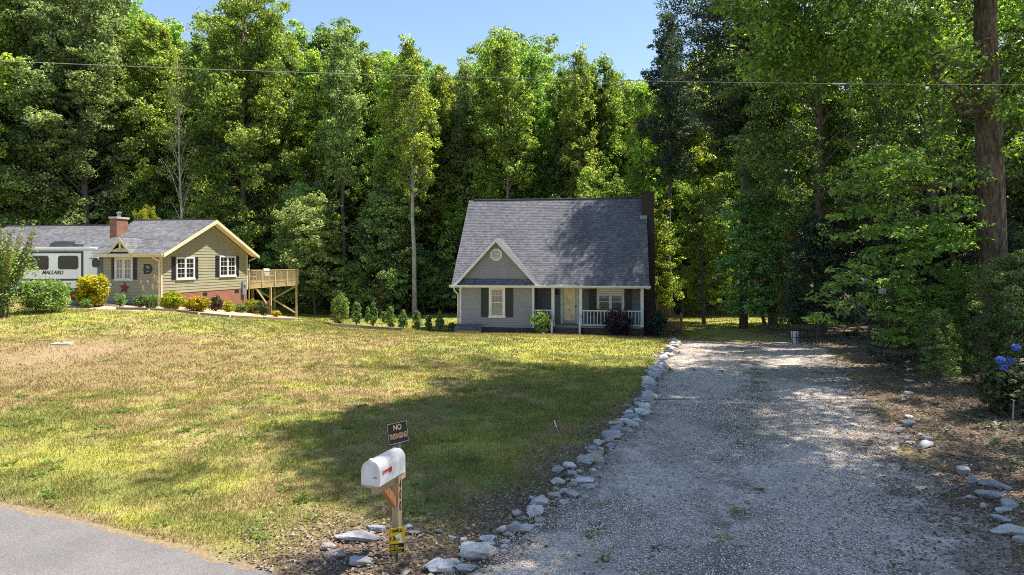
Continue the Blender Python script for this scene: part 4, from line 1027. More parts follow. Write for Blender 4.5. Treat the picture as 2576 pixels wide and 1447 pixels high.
# gablet over the front window
gx0, gx1 = OX(893, -.5), OX(1112, -.5); gm = (gx0 + gx1) / 2 ; gz = OZ(418, gm, -.5); ygr = (gz - ze) / Kb - .45
gr = MB()
slope(gr, (gx1, -.52, ze + .03), (gx1, -.4, ze + .03), (gm, ygr, gz), (gm, -.52, gz), .19); slope(gr, (gx0, -.4, ze + .03), (gx0, -.52, ze + .03), (gm, -.52, gz), (gm, ygr, gz), .19)
gr.build('gablet_roof', M['roof_left'], hs)
gt = MB()
for xa, s in ((gx0, 1), (gx1, -1)): gt.prism([(xa, -.5, ze), (gm, -.5, gz - .01), (gm, -.5, gz - .22), (xa + s * .2, -.5, ze)], (0, -.05, 0))
gt.box(gx0 + .3, gx1 - .3, -.5, -.42, ze + .12, ze + .22); gt.box(gm - .06, gm + .06, -.5, -.43, ze + .22, gz - .15)
for s in (-1, 1): gt.bar((gm + s * .1, -.46, ze + .3), (gm + s * .45, -.46, ze + .18), .07)
gt.box(gx0 - .04, gx1 + .04, -.56, -.5, ze - .2, ze - .02)
gt.build('gablet_trim', M['cream'], hs)
w = MB(); w.prism([(gx0 + .25, -.1, ze - .02), (gx1 - .25, -.1, ze - .02), (gm, -.1, gz - .3)], (0, .06, 0)); w.build('gablet_wall', M['cream'], hs)
# windows and shutters
sash_window(hs, 'window', OX(966), OX(1117), OZ(774), OZ(583), -.012, 2, 4, M['glass'], M['white'], .1, double=True)
shutter(hs, OX(936), OX(964), OZ(768), OZ(587), 0, 'x', 'board'); shutter(hs, OX(1119), OX(1151), OZ(770), OZ(587), 0, 'x', 'board')
for a, b, t, bt, s0, s1 in ((1470, 1626, 580, 768, 1434, 1656), (1834, 1971, 570, 744, 1802, 1998)):
    ya, yb = OY(a), OY(b); ym = (ya + yb) / 2
    sash_window(hs, 'window', ya, yb, OZ(bt, 0, ym), OZ(t, 0, ym), .012, 2, 4, M['glass'], M['white'], .1, double=True, axis='y')
    shutter(hs, OY(s0), ya - .03, OZ(bt, 0, ym), OZ(t, 0, ym), .004, 'y', 'board'); shutter(hs, yb + .03, OY(s1), OZ(bt, 0, ym), OZ(t, 0, ym), .004, 'y', 'board')
# chimney
ch = MB(); zc = 6.85 - 1.3; ch.box(-4.9, -4.42, 1.9, 2.9, 1.5, zc - .12); cm = ch.build('chimney', M['brick_red'], hs)
ch = MB(); ch.box(-4.96, -4.36, 1.84, 2.96, zc - .12, zc); ch.build('chimney_cap', M['concrete'], cm)
ch = MB(); ch.tube([(-4.66, 2.4, zc), (-4.66, 2.4, zc + .22), (-4.66, 2.4, zc + .24), (-4.66, 2.4, zc + .3), (-4.66, 2.4, zc + .34)], (.11, .1, .16, .16, .04), 10); ch.build('flue_pipe', M['metal'], cm)
o_ = MB(); o_.box(OX(921), OX(942), -.06, -.015, OZ(824), OZ(800)); o_.build('outlet_box', M['white'], hs)
# electric meter on the gable wall's far end
mt = in_frame(B, 'electric_meter', .02, OY(2035), .3, 'grey electric meter box on the brick at the far end of the gable wall', 'meter')
m = MB(); m.box(0, .14, -.22, .22, .1, 1.05); m.build('box', M['metal'], mt, bevel=.01)
m = MB(); m.tube([(.14, 0, .82), (.2, 0, .82), (.22, 0, .82)], (.12, .12, .09), 12); m.build('dial', M['rv_grey'], mt)
m = MB(); m.tube([(.07, 0, .1), (.07, 0, -.75)], .03, 8); m.build('conduit', M['metal'], mt)

# text helper: lettering turned into a flat mesh with a little depth
def lettering(name, body, size, mat, parent, loc, rot, depth=.004, sx=1.0, align='CENTER', bold=0.0, shear=0.0, sp=1.0):
    cu = bpy.data.curves.new(name, 'FONT'); cu.body = body; cu.size = size; cu.extrude = depth; cu.align_x = align; cu.align_y = 'CENTER'; cu.offset = bold; cu.shear = shear; cu.space_character = sp; cu.space_line = .8
    tmp = bpy.data.objects.new(name, cu); COL.objects.link(tmp)
    dg = bpy.context.evaluated_depsgraph_get(); me = bpy.data.meshes.new_from_object(tmp.evaluated_get(dg))
    bpy.data.objects.remove(tmp); me.materials.clear(); me.name = name
    o = link(name, me, mat, parent); o.location = loc; o.rotation_euler = rot; o.scale = (sx, 1, 1)
    return o
# big D monogram and the star on the front wall
dx_ = OX(1242); dz_ = OZ(686)
mo = in_frame(B, 'wall_monogram', dx_, -.04, dz_, 'black letter D monogram split by a name band on the olive wall', 'wall sign')
lettering('letter', 'D', .82, M['black'], mo, (0, 0, 0), (R(90), 0, 0), .012, 1.0, bold=.012)
m = MB(); m.box(-.27, .27, -.03, .0, -.06, .06); m.build('name_band', M['sign_black'], mo)
sr = in_frame(B, 'barn_star', OX(1046), -.06, OZ(840), 'rusty red metal star hanging low on the olive wall', 'star')
m = MB(); pts = [((.36 if k % 2 == 0 else .15) * math.sin(R(36 * k + 8)), (.36 if k % 2 == 0 else .15) * math.cos(R(36 * k + 8))) for k in range(10)]
for k in range(10):
    a, b = pts[k], pts[(k + 1) % 10]; m.face([(0, -.09, 0), (b[0], 0, b[1]), (a[0], 0, a[1])])
m.build('star_face', M['star'], sr)
m = MB(); m.tube([(-.02, -.02, .34), (-.02, .02, .52)], .01, 5); m.build('hanger', M['black'], sr)

# ------------------------------------------------------------------ deck behind the olive house
dk = in_frame(B, 'deck', 0, GW + .1, 0, 'raised wooden deck on tall braced posts behind the olive house', 'deck')
DL_, DW = 7.8, 4.2; zd = 2.5 - 1.3; zr = 3.38 - 1.3
m = MB(); 
for k in range(28): m.box(-DW, -.02, k * DL_ / 28 + .004, (k + 1) * DL_ / 28 - .004, zd - .04, zd)
m.build('floor', M['deck'], dk)
m = MB(); m.box(-.05, 0, 0, DL_, zd - .34, zd - .045); m.box(-DW, -.05, DL_ - .05, DL_, zd - .34, zd - .045); m.box(-DW, -.05, 1.2, 1.25, zd - .34, zd - .045); m.box(-.02, .02, 0, DL_, zd - .42, zd - .35)
m.build('rim_joist', M['deck_x'], dk)
zgd = lambda x, y: float(G(*B.w(x, y + GW + .1))) - 1.3
for yy, hgt in ((.05, 0), (1.95, 0), (3.85, 0), (5.8, 0), (7.72, 0)):
    m = MB(); m.box(-.0, .1, yy - .05, yy + .05, zd - .3, zr); m.build('rail_post', M['deck'], dk)
for xx in (-1.4, -2.8, -4.15):
    m = MB(); m.box(xx - .05, xx + .05, DL_ - .08, DL_ + .02, zd - .3, zr); m.build('rail_post', M['deck'], dk)
for xx, yy in ((-.06, 3.4), (-.06, 7.66), (-2.0, 4.2), (-2.0, 7.66), (-4.0, 7.66), (-4.0, 3.4)):
    m = MB(); m.box(xx - .07, xx + .07, yy - .07, yy + .07, zgd(xx, yy) - .1, zd - .3); m.build('support_post', M['deck'], dk)
for a, b in (((-.06, 3.4, zgd(0, 3.4) + .5), (-.06, 1.2, zd - .4)), ((-2.0, 4.3, zd - .5), (-.1, 7.6, zgd(0, 7.6) + .35)), ((-2.0, 4.3, zgd(-2, 4.3) + .3), (-.1, 7.6, zd - .5))):
    m = MB(); m.bar(a, b, .06, .13); m.build('brace', M['deck_x'], dk)
m = MB(); m.box(-.03, .12, 0, DL_ + .03, zr, zr + .04); m.box(.02, .06, 0, DL_ - .05, zr - .14, zr - .05); m.box(.02, .06, 0, DL_ - .05, zd + .08, zd + .16)
rl = m.build('railing', M['deck_x'], dk)
for k in range(52):
    yy = .12 + k * .147
    b = MB(); b.box(.06, .095, yy - .018, yy + .018, zd - .15, zr - .03); b.build('baluster', M['deck'], rl)
m = MB(); m.box(-DW, -.04, DL_ - .1, DL_ + .03, zr, zr + .04); m.box(-DW, 0, DL_ - .04, DL_, zr - .14, zr - .05); m.box(-DW, 0, DL_ - .04, DL_, zd + .08, zd + .16)
rl = m.build('railing', M['deck_x'], dk)
for k in range(26):
    xx = -.15 - k * .155; b = MB(); b.box(xx - .018, xx + .018, DL_, DL_ + .03, zd - .15, zr - .03); b.build('baluster', M['deck'], rl)
def deck_chair(x, y, rz, label, mat):
    t = in_frame(B, 'deck_chair', x, y + GW + .1, zd, label, 'chair', rz)
    m = MB(); m.box(-.28, .28, -.27, .27, .4, .45); m.build('seat', mat, t)
    m = MB(); m.prism([(-.28, .25, .45), (-.28, .4, 1.0), (-.28, .44, 1.0), (-.28, .29, .45)], (.56, 0, 0)); m.build('backrest', mat, t)
    for sx in (-.25, .25):
        for sy in (-.24, .24): m = MB(); m.box(sx - .02, sx + .02, sy - .02, sy + .02, 0, .4); m.build('leg', M['metal'], t)
        m = MB(); m.box(sx - .03, sx + .03, -.27, .3, .62, .65); m.build('armrest', M['metal'], t)
deck_chair(-1.1, 5.2, 1.2, 'white chair on the deck behind the balusters, nearer its outer end', M['white'])
deck_chair(-1.0, 2.3, 1.6, 'pale chair on the deck behind the balusters, nearest the house', M['cloth'])
gcv = in_frame(B, 'covered_grill', -1.9, 2.0 + GW, zd, 'grill under a pale grey cover on the deck beside the house', 'grill')
m = MB(); m.prism([(-.5, -.3, 0.05), (.5, -.3, 0.05), (.5, .3, 0.05), (-.5, .3, 0.05)], (0, 0, .85)); m.prism([(-.45, -.3, .9), (-.45, .3, .9), (-.45, .22, 1.15), (-.45, -.1, 1.2)], (.9, 0, 0)); m.build('cover', M['cloth'], gcv, bevel=.05)

# ------------------------------------------------------------------ travel trailer
rv = in_frame(B, 'travel_trailer', -9.4, 1.4, .45, 'white travel trailer with black window frames parked beside the olive house', 'trailer')
zf = 4 + 33 * 42.6 / FPX - 1.75; LR = 8.2; xr_ = 4.05
Rz = lambda py: (EYE - ((640 + py / 4.667) * .8587 - HV) * 42.8 / FPX) - 1.75
Rx = lambda px: B.x(px / 4.667 * .8587, 1.4) + 9.4
m = MB(); m.prism([(-xr_, 0, .62), (-xr_ - .35, 0, 1.5), (-xr_, 0, Rz(425)), (xr_, 0, Rz(430)), (xr_, 0, .62)], (0, 2.3, 0)); body = m.build('body', M['rv'], rv, bevel=.03)
m = MB(); m.prism([(-xr_ - .02, -.03, Rz(425)), (xr_ + .02, -.03, Rz(432)), (xr_ + .02, -.03, Rz(412)), (xr_ - .6, -.03, Rz(392)), (-xr_ - .02, -.03, Rz(392))], (0, 2.36, 0)); m.build('roof', M['rv'], rv, bevel=.02)
m = MB(); xs0, xs1 = Rx(150), Rx(1140)
m.box(xs0, xs1, -.022, -.006, Rz(478), Rz(450)); m.box(xs1 - (Rx(1140) - Rx(1112)), xs1, -.02, -.006, Rz(850), Rz(478)); m.box(-xr_, xr_, -.012, -.006, Rz(440), Rz(424))
m.prism([(Rx(200), -.02, Rz(835)), (Rx(1110), -.02, Rz(822)), (Rx(1070), -.02, Rz(848)), (Rx(200), -.02, Rz(862))], (0, .015, 0)); m.prism([(Rx(200), -.02, Rz(895)), (Rx(980), -.02, Rz(882)), (Rx(930), -.02, Rz(906)), (Rx(200), -.02, Rz(915))], (0, .015, 0))
m.prism([(Rx(1298), -.02, Rz(525)), (Rx(1446), -.02, Rz(520)), (Rx(1446), -.02, Rz(445))], (0, .015, 0))
m.build('trim_stripe', M['rv_dark'], rv)
m = MB(); m.box(-xr_ + .1, xr_ - .02, -.008, 2.28, .42, .66); m.build('underbelly', M['rv_dark'], rv)
def rvwin(a, b, t, bo):
    x0, x1, z0, z1 = Rx(a), Rx(b), Rz(bo), Rz(t); c = .1
    def rr(i, y): 
        return [(x, y, z) for x, z in ((x0 + i + c, z0 + i), (x1 - i - c, z0 + i), (x1 - i, z0 + i + c), (x1 - i, z1 - i - c), (x1 - i - c, z1 - i), (x0 + i + c, z1 - i), (x0 + i, z1 - i - c), (x0 + i, z0 + i + c))]
    m = MB(); m.prism(rr(0, -.004), (0, -.03, 0)); w_ = m.build('window', M['rv_dark'], rv)
    m = MB(); m.prism(rr(.05, -.035), (0, -.006, 0)); m.build('pane', M['glass_dark'], w_)
rvwin(375, 665, 512, 702); rvwin(797, 1070, 512, 696); rvwin(1262, 1358, 555, 668)
m = MB(); m.box(Rx(1250), Rx(1446), -.2, -.0, Rz(556), Rz(546)); m.build('window_hood', M['rv_dark'], rv)
lettering('lettering', 'MALLARD', .32, M['rv_dark'], rv, ((Rx(600) + Rx(838)) / 2, -.012, Rz(742)), (R(90), 0, 0), .004, 1.05, bold=.008, shear=.25)
m = MB(); m.prism([(Rx(515), .8, zf), (Rx(770), .8, zf), (Rx(770), .8, Rz(305)), (Rx(600), .8, Rz(310)), (Rx(530), .8, Rz(340))], (0, .75, 0)); m.build('air_conditioner', M['rv_dark'], rv, bevel=.05)
m = MB(); m.prism([(Rx(820), .9, zf), (Rx(922), .9, zf), (Rx(915), .9, Rz(345)), (Rx(832), .9, Rz(345))], (0, .45, 0)); m.build('roof_vent', M['rv_dark'], rv, bevel=.03)
for k, px in enumerate((868, 700)):
    xw = Rx(px); m = MB(); n = 20
    m.tube([(xw, .02, .36), (xw, .06, .36), (xw, .2, .36), (xw, .24, .36)], (.33, .37, .37, .33), n); wh = m.build('wheel', M['rubber'], rv)
    m = MB(); m.tube([(xw, .0, .36), (xw, .05, .36)], (.2, .22), 14); m.build('rim', M['rv_grey'], wh)
m = MB(); xw = Rx(868)
for k in range(10):
    a0, a1 = R(15 + 15 * k), R(30 + 15 * k); m.prism([(xw + ro * math.cos(a), -.06, .4 + ro * .95 * math.sin(a)) for ro, a in ((.56, a0), (.56, a1), (.46, a1), (.46, a0))], (0, .3, 0))
m.build('fender', M['rv_grey'], rv)
m = MB(); m.bar((-xr_, .8, .5), (-xr_ - 1.3, 1.15, .45), .1); m.bar((-xr_, 1.5, .5), (-xr_ - 1.3, 1.15, .45), .1); m.bar((-xr_ - 1.1, 1.15, .0), (-xr_ - 1.1, 1.15, .7), .07); m.build('hitch', M['black'], rv)

# ------------------------------------------------------------------ mailbox, signs
f_ = np.array((-.335, -.942)); mbp = gv(-1.57, 9.32)
RM = math.atan2(-.335, .942)          # mailbox frame: +y runs to the back of the box, +x to its flag side
mb = empty('mailbox', mbp, RM, 'white roadside mailbox with red flag on a weathered wooden post', 'mailbox')
m = MB(); m.box(-.05, .05, -.05, .05, -.1, 1.28); m.build('post', M['post'], mb, bevel=.006)
m = MB(); m.box(-.1, .0, -.5, .25, 1.0, 1.085); m.build('arm', M['post'], mb, bevel=.004)
m = MB(); m.prism([(-.06, -.05, .68), (-.06, -.05, .82), (-.06, -.22, 1.0), (-.06, -.36, 1.0)], (.08, 0, 0)); m.build('brace', M['stair'], mb)
bw, bh, y0, y1 = .142, .245, -.52, .2
def arch(y, sc_=1.0, z0=1.09):
    return [(-bw * sc_, y, z0), (bw * sc_, y, z0)] + [(bw * sc_ * math.cos(R(a)), y, z0 + .2 + (bw * sc_) * math.sin(R(a))) for a in range(0, 181, 12)]
m = MB(); m.prism(arch(y0 + .012), (0, y1 - y0 - .012, 0)); bx_ = m.build('box', M['mail'], mb); bx_.location = (-.075, -.06, .1); bx_.scale = (.94, .94, .94)
m = MB(); m.prism(arch(y0 - .012, 1.03, 1.086), (0, .022, 0)); dr_ = m.build('door', M['mail'], bx_)
m = MB(); m.box(-.022, .022, y0 - .026, y0 + .01, 1.09 + .3, 1.09 + .36); m.box(-.015, .015, y0 - .03, y0 + .03, 1.09 + .345, 1.09 + .365); m.build('latch', M['mail'], dr_)
m = MB(); m.box(.04, .105, y0 - .016, y0 - .012, 1.19, 1.22); m.build('door_label', M['post'], dr_)
m = MB(); m.prism([(bw + .004, y0 + .07, 1.245), (bw + .004, y0 + .3, 1.245 - .02), (bw + .004, y0 + .3, 1.285), (bw + .004, y0 + .08, 1.285)][:1] + [(bw + .004, y0 + .25, 1.252), (bw + .004, y0 + .25, 1.215), (bw + .004, y0 + .31, 1.215), (bw + .004, y0 + .31, 1.282), (bw + .004, y0 + .075, 1.28)], (.006, 0, 0)); m.build('flag', M['red'], bx_)
m = MB(); m.tube([(bw, y0 + .09, 1.25), (bw + .014, y0 + .09, 1.25)], .014, 8); m.build('flag_pivot', M['metal'], bx_)
m = MB(); m.box(-.19, .03, -.54, .14, 1.087, 1.119); m.build('shelf_board', M['post'], mb)
for ch_, zz in (('4', .985), ('0', .845), ('0', .69)):
    lettering('house_number', ch_, .17, M['black'], mb, (.052, .0, zz), (R(90), 0, R(90)), .002, .62, bold=.004)
m = MB(); m.box(-.022, .022, .16, .18, .95, 1.62); sgn_b = None
nt_ = empty('warning_sign', gv(-1.55, 9.45) + Vector((0, 0, 1.33)), math.atan2(.45, .85), 'black and orange no trespassing sign fixed above the mailbox', 'sign')
s_ = MB(); s_.box(-.15, .15, -.006, .0, .18, .48); bd = s_.build('board', M['sign_black'], nt_); bd.rotation_euler = (0, R(-6), 0)
s_ = MB()
for q in ((-.14, .14, .188, .191), (-.14, .14, .469, .472), (-.14, -.137, .191, .469), (.137, .14, .191, .469)): s_.box(q[0], q[1], -.0085, -.0065, q[2], q[3])
s_.build('border_line', M['sign_white'], bd)
lettering('lettering', 'NO', .105, M['sign_orange'], bd, (0, -.009, .405), (R(90), 0, 0), .001, .72, bold=.003)
lettering('lettering', 'TRESPASSING', .105, M['sign_orange'], bd, (0, -.009, .285), (R(90), 0, 0), .001, .4, bold=.0012)
s_ = MB(); s_.box(-.02, .02, .002, .022, -.25, .46); s_.build('backing_strip', M['timber'], nt_)
cam_s = empty('camera_sign', gv(-1.535, 9.1) - Vector((0, 0, .04)), math.atan2(.3, .9), 'yellow and black smile you are on camera sign on a green stake', 'sign')
s_ = MB(); s_.box(-.105, .105, -.006, 0, .17, .51); bd = s_.build('board', M['sign_yellow'], cam_s, bevel=.003)
s_ = MB(); s_.box(-.098, .098, -.0085, -.0065, .178, .3)
for q in ((-.098, .098, .5, .503), (-.098, -.095, .3, .5), (.095, .098, .3, .5)): s_.box(q[0], q[1], -.0085, -.0065, q[2], q[3])
s_.build('black_panel', M['sign_black'], bd)
lettering('lettering', 'SMILE', .058, M['sign_black'], bd, (0, -.008, .468), (R(90), 0, 0), .001, 1.0, bold=.0015)
lettering('lettering', "YOU'RE\nON CAMERA", .04, M['sign_yellow'], bd, (-.09, -.01, .25), (R(90), 0, 0), .001, .8, align='LEFT', bold=.001)
s_ = MB(); 
for zz in (.2, .188): s_.box(-.09, .06, -.0105, -.009, zz, zz + .004)
s_.build('small_print', M['sign_yellow'], bd)
s_ = MB()
ey_ = [(-.035 + .06 * math.cos(R(a)), -.0075, .375 + .03 * math.sin(R(a))) for a in range(0, 360, 20)]
s_.prism(ey_, (0, -.002, 0)); s_.build('eye_outline', M['sign_black'], bd)
s_ = MB(); s_.prism([(-.035 + .045 * math.cos(R(a)), -.0098, .375 + .02 * math.sin(R(a))) for a in range(0, 360, 20)], (0, -.001, 0)); s_.build('eye_white', M['sign_yellow'], bd)
s_ = MB(); s_.prism([(-.035 + .018 * math.cos(R(a)), -.011, .375 + .018 * math.sin(R(a))) for a in range(0, 360, 20)], (0, -.001, 0)); s_.build('pupil', M['sign_black'], bd)
s_ = MB(); s_.prism([(-.03, -.0075, .4), (.05, -.0075, .425), (.06, -.0075, .385), (0, -.0075, .365)], (0, -.006, 0)); s_.box(.035, .06, -.014, -.008, .31, .385); s_.box(.02, .075, -.0135, -.009, .305, .33); s_.build('camera_symbol', M['sign_white'], bd)
s_ = MB(); s_.box(-.018, .018, .001, .012, -.1, .5); s_.build('stake', M['green_metal'], cam_s)

# ------------------------------------------------------------------ rocks along the drive
def rock_mesh(seed, sub=3):
    import bmesh
    rg = np.random.default_rng(seed); bm = bmesh.new(); bmesh.ops.create_icosphere(bm, subdivisions=sub, radius=1.0)
    v = np.array([w.co[:] for w in bm.verts])
    for k in range(13):                      # knock flat facets off
        n = rg.normal(0, 1, 3); n /= np.linalg.norm(n); d = rg.uniform(.42, .75)
        s = v @ n; over = np.maximum(s - d, 0); v -= over[:, None] * n * .94
    nn = fbm(v[:, 0] * 2 + 9 * seed, v[:, 1] * 2 + v[:, 2] * 1.7, 4, seed % 7) - .5
    v *= (1 + .42 * nn)[:, None]
    for w, c in zip(bm.verts, v): w.co = c
    me = bpy.data.meshes.new('rock'); bm.to_mesh(me); bm.free()
    return me
ROCKS = [rock_mesh(i) for i in range(9)]
def put_rock(u, v, wpx, label, mat='rock', flat=.55, asp=.75, rz=None, group=None, k=[0], sink=.24, tilt=0):
    p = ground_at(u, v); s = wpx * p[1] / FPX * .5 * 1.38
    me = ROCKS[k[0] % 9]; k[0] += 1
    o = bpy.data.objects.new('rock', me); COL.objects.link(o)
    if not me.materials: me.materials.append(M['rock'])
    o.material_slots[0].link = 'OBJECT'; o.material_slots[0].material = M[mat]
    o.scale = (s, s * asp, s * flat); o.rotation_euler = (tilt, random.uniform(-.15, .15), random.uniform(-.5, .5) if rz is None else rz)
    o.location = gv(p[0], p[1], s * flat * (.62 - sink)); o['label'] = label; o['category'] = 'rock'
    if group: o['group'] = group
    return o
LG, RG_ = 'rocks lining the left edge of the gravel driveway', 'rocks lining the right edge of the gravel driveway'
z4 = lambda x, y: ((1500 + x / 2.584) * .8587, (940 + y / 2.584) * .8587)
z3 = lambda x, y: ((900 + x / 2.866) * .8587, (1180 + y / 2.866) * .8587)
z8 = lambda x, y: ((2550 + x / 2.704) * .8587, (1150 + y / 2.704) * .8587)
z7 = lambda x, y: ((2200 + x / 1.844) * .8587, (900 + y / 1.844) * .8587)
far_l = [(1225, 160, 40), (1245, 172, 50), (1215, 187, 45), (1230, 203, 50), (1190, 220, 60), (1205, 240, 50), (1138, 256, 32), (1185, 265, 40), (1150, 295, 60), (1135, 315, 60), (1110, 335, 60), (1120, 362, 85), (1070, 390, 70), (1140, 397, 60), (1060, 420, 60), (1095, 437, 60), (1030, 467, 85), (1060, 487, 60), (1005, 503, 60), (1050, 522, 60), (1045, 548, 85), (1005, 562, 45), (1038, 582, 100)]
mid_l = [(935, 605, 30), (970, 612, 42), (1035, 612, 60), (1055, 632, 40), (880, 655, 40), (950, 642, 60), (990, 664, 75), (910, 690, 60), (985, 708, 85), (1020, 686, 50), (885, 718, 62), (775, 788, 60), (890, 752, 90), (868, 785, 82), (940, 768, 62), (905, 804, 82), (795, 838, 78), (870, 838, 60), (655, 942, 72), (605, 992, 78), (655, 1016, 72), (515, 1056, 62), (330, 1117, 42), (615, 1142, 42), (500, 1207, 65), (330, 1345, 70), (352, 1372, 45), (390, 1400, 65), (550, 1358, 55), (395, 1310, 72)]
rr_ = np.random.default_rng(4)
for s_ in np.concatenate([np.arange(8.2, 12.5, .2), np.arange(12.5, 36, .26)]):
    ps_ = np.array((float(edge_x(DL, s_)) + rr_.normal(-.02, .13), s_)); sz = rr_.uniform(.08, .2) + (.06 if s_ > 24 else 0)
    uu_ = CU + ps_[0] / ps_[1] * FPX; vv_ = HV + (EYE - float(G(*ps_))) * FPX / ps_[1]
    put_rock(uu_, vv_, sz * 2 * FPX / ps_[1] * .55, ('small filler rock between the bigger ones at the near left driveway edge' if s_ < 12.5 else 'small filler rock in the middle stretch of the left driveway edge' if s_ < 22 else 'small filler rock in the packed far stretch of the left driveway edge'), random.choice(['rock', 'rock', 'rock_tan', 'rock_grey']), .65, group=LG)
far_l = [(x, y, w * 1.18) for x, y, w in far_l]; mid_l = [(x, y, w * 1.22) for x, y, w in mid_l]
far_l += [(x + rr_.normal(0, 9), y + rr_.normal(0, 7), w * rr_.uniform(.5, .8)) for x, y, w in far_l[::2]]; mid_l += [(x + rr_.normal(0, 26), y + rr_.normal(0, 10), w * rr_.uniform(.4, .75)) for x, y, w in mid_l]
for x, y, w in far_l: put_rock(*z4(x, y), w / 2.584 * .8587, 'rock in the packed far stretch of the left driveway edge, near the cottage', flat=.7, group=LG, mat=random.choice(['rock', 'rock', 'rock', 'rock_grey']))
for x, y, w in mid_l: put_rock(*z4(x, y), w / 2.584 * .8587, 'small whitish rock in the middle stretch of the left driveway edge', flat=.62, group=LG, mat=random.choice(['rock', 'rock', 'rock_tan', 'rock_grey']))
for x, y, w, lab, mt, fl, asp in (
    (735, 892, 145, 'grey pointed boulder in the left driveway edge, where the row turns towards the mailbox', 'rock_grey', .6, .7),
    (607, 1078, 185, 'large rounded tan boulder in the middle of the left driveway edge', 'rock_tan', .5, .62),
    (442, 1112, 92, 'pale rock at the tip of the leaning marker rod', 'rock', .6, .8),
    (345, 1152, 105, 'flat grey rock on dead leaves left of the tan boulder', 'rock_grey', .5, .7),
    (540, 1232, 150, 'rough flat white rock just below the tan boulder', 'rock', .3, .8),
    (575, 1264, 150, 'second rough flat white rock below the tan boulder, on the gravel side', 'rock', .28, .7),
    (335, 1238, 102, 'pale rock alone on dead leaves left of the flat white rocks', 'rock', .55, .75),
    (460, 1338, 105, 'blocky whitish rock below the flat white rocks', 'rock', .7, .8)):
    put_rock(*z4(x, y), w / 2.584 * .8587, lab, mt, fl, asp, group=LG)
for x, y, w, lab, mt, fl, asp, rz in (
    (400, 1160, 370, 'largest flat blue grey boulder left of the mailbox post', 'rock_grey', .3, .42, .25),
    (560, 1085, 160, 'grey rock leaning on the flat blue grey boulder, towards the post', 'rock_grey', .45, .6, .2),
    (620, 1082, 85, 'small blue grey rock between flat boulder and mailbox post', 'rock_grey', .6, .8, 0),
    (185, 1228, 105, 'tan rounded rock at the left end of the mailbox rock ring', 'rock_tan', .65, .8, .3),
    (205, 1305, 185, 'pale long rock at the lower left of the mailbox rock ring', 'rock_tan', .42, .5, -.2),
    (430, 1370, 225, 'flat grey slab in front of the mailbox rock ring', 'rock_grey', .35, .5, .35),
    (825, 1440, 75, 'small white rock at the bottom edge below the camera sign', 'rock', .6, .9, 0),
    (845, 1062, 65, 'small grey rock touching the right side of the mailbox post', 'rock_grey', .6, .9, 0),
    (900, 1108, 90, 'dull grey rock half hidden in leaves right of the mailbox post', 'rock_grey', .45, .7, .3),
    (1100, 1092, 80, 'dull rock at the top of the sunlit leaf patch', 'rock_tan', .45, .8, 0),
    (1210, 1158, 72, 'left one of three small white rocks right of the sunlit leaf patch', 'rock', .65, .9, 0),
    (1255, 1152, 52, 'middle one of three small white rocks right of the sunlit leaf patch', 'rock', .65, .9, 0),
    (1320, 1162, 64, 'right one of three small white rocks right of the sunlit leaf patch', 'rock', .65, .9, 0),
    (1310, 1252, 95, 'pale rock tucked behind the biggest white boulder', 'rock', .5, .7, .3),
    (1400, 1310, 350, 'biggest white boulder at the near left edge of the driveway', 'rock', .4, .5, .12),
    (1190, 1368, 135, 'white rock touching the left end of the biggest white boulder', 'rock', .6, .8, 0),
    (1085, 1425, 215, 'whitish boulder at the bottom edge, left of the biggest one', 'rock', .5, .8, .1),
    (1325, 1420, 155, 'whitish rock just below the biggest white boulder', 'rock', .5, .7, .3),
    (1520, 1198, 125, 'white angular rock above the biggest white boulder', 'rock', .5, .7, -.3),
    (1550, 1147, 72, 'small white rock above the angular white rock', 'rock', .65, .9, 0),
    (1640, 1098, 108, 'whitish rock left of the wide white rock by the drive', 'rock', .65, .8, 0),
    (1670, 1182, 92, 'knobbly whitish rock on gravel beside the angular rock', 'rock', .5, .8, 0),
    (1655, 1228, 82, 'flat whitish rock above the right end of the biggest boulder', 'rock', .4, .6, .4),
    (1620, 1268, 82, 'low whitish rock at the right end of the biggest boulder', 'rock', .4, .6, -.2),
    (1830, 1078, 160, 'wide white rock in the left driveway edge near the gravel', 'rock', .5, .7, .1),
    (1735, 1047, 85, 'white rock behind the wide white rock', 'rock', .65, .9, 0),
    (1945, 1037, 72, 'flat white rock on the gravel right of the wide one', 'rock', .4, .7, .2),
    (1925, 1072, 52, 'small white rock on the gravel beside the wide one', 'rock', .5, .9, 0),
    (1900, 935, 145, 'blocky white boulder on top of the near rock row', 'rock', .7, .8, 0),
    (1960, 855, 140, 'white boulder behind the blocky one in the near rock row', 'rock', .6, .8, .2),
    (1770, 947, 95, 'pale rock left of the blocky white boulder', 'rock', .6, .75, .5),
    (1810, 983, 52, 'small pale rock in front of the blocky white boulder', 'rock', .7, .9, 0),
    (1880, 818, 55, 'small white rock at the far end of the near rock row', 'rock', .7, .9, 0)):
    put_rock(*z3(x, y), w / 2.866 * .8587, lab, mt, fl, asp, rz, group='rocks round the mailbox and the driveway mouth')
for x, y, w in ((850, 300, 30), (852, 345, 32), (850, 405, 42), (842, 440, 32)): put_rock(*z7(x, y), w / 1.844 * .8587, 'small rock at the shaded far end of the right driveway edge', group=RG_)
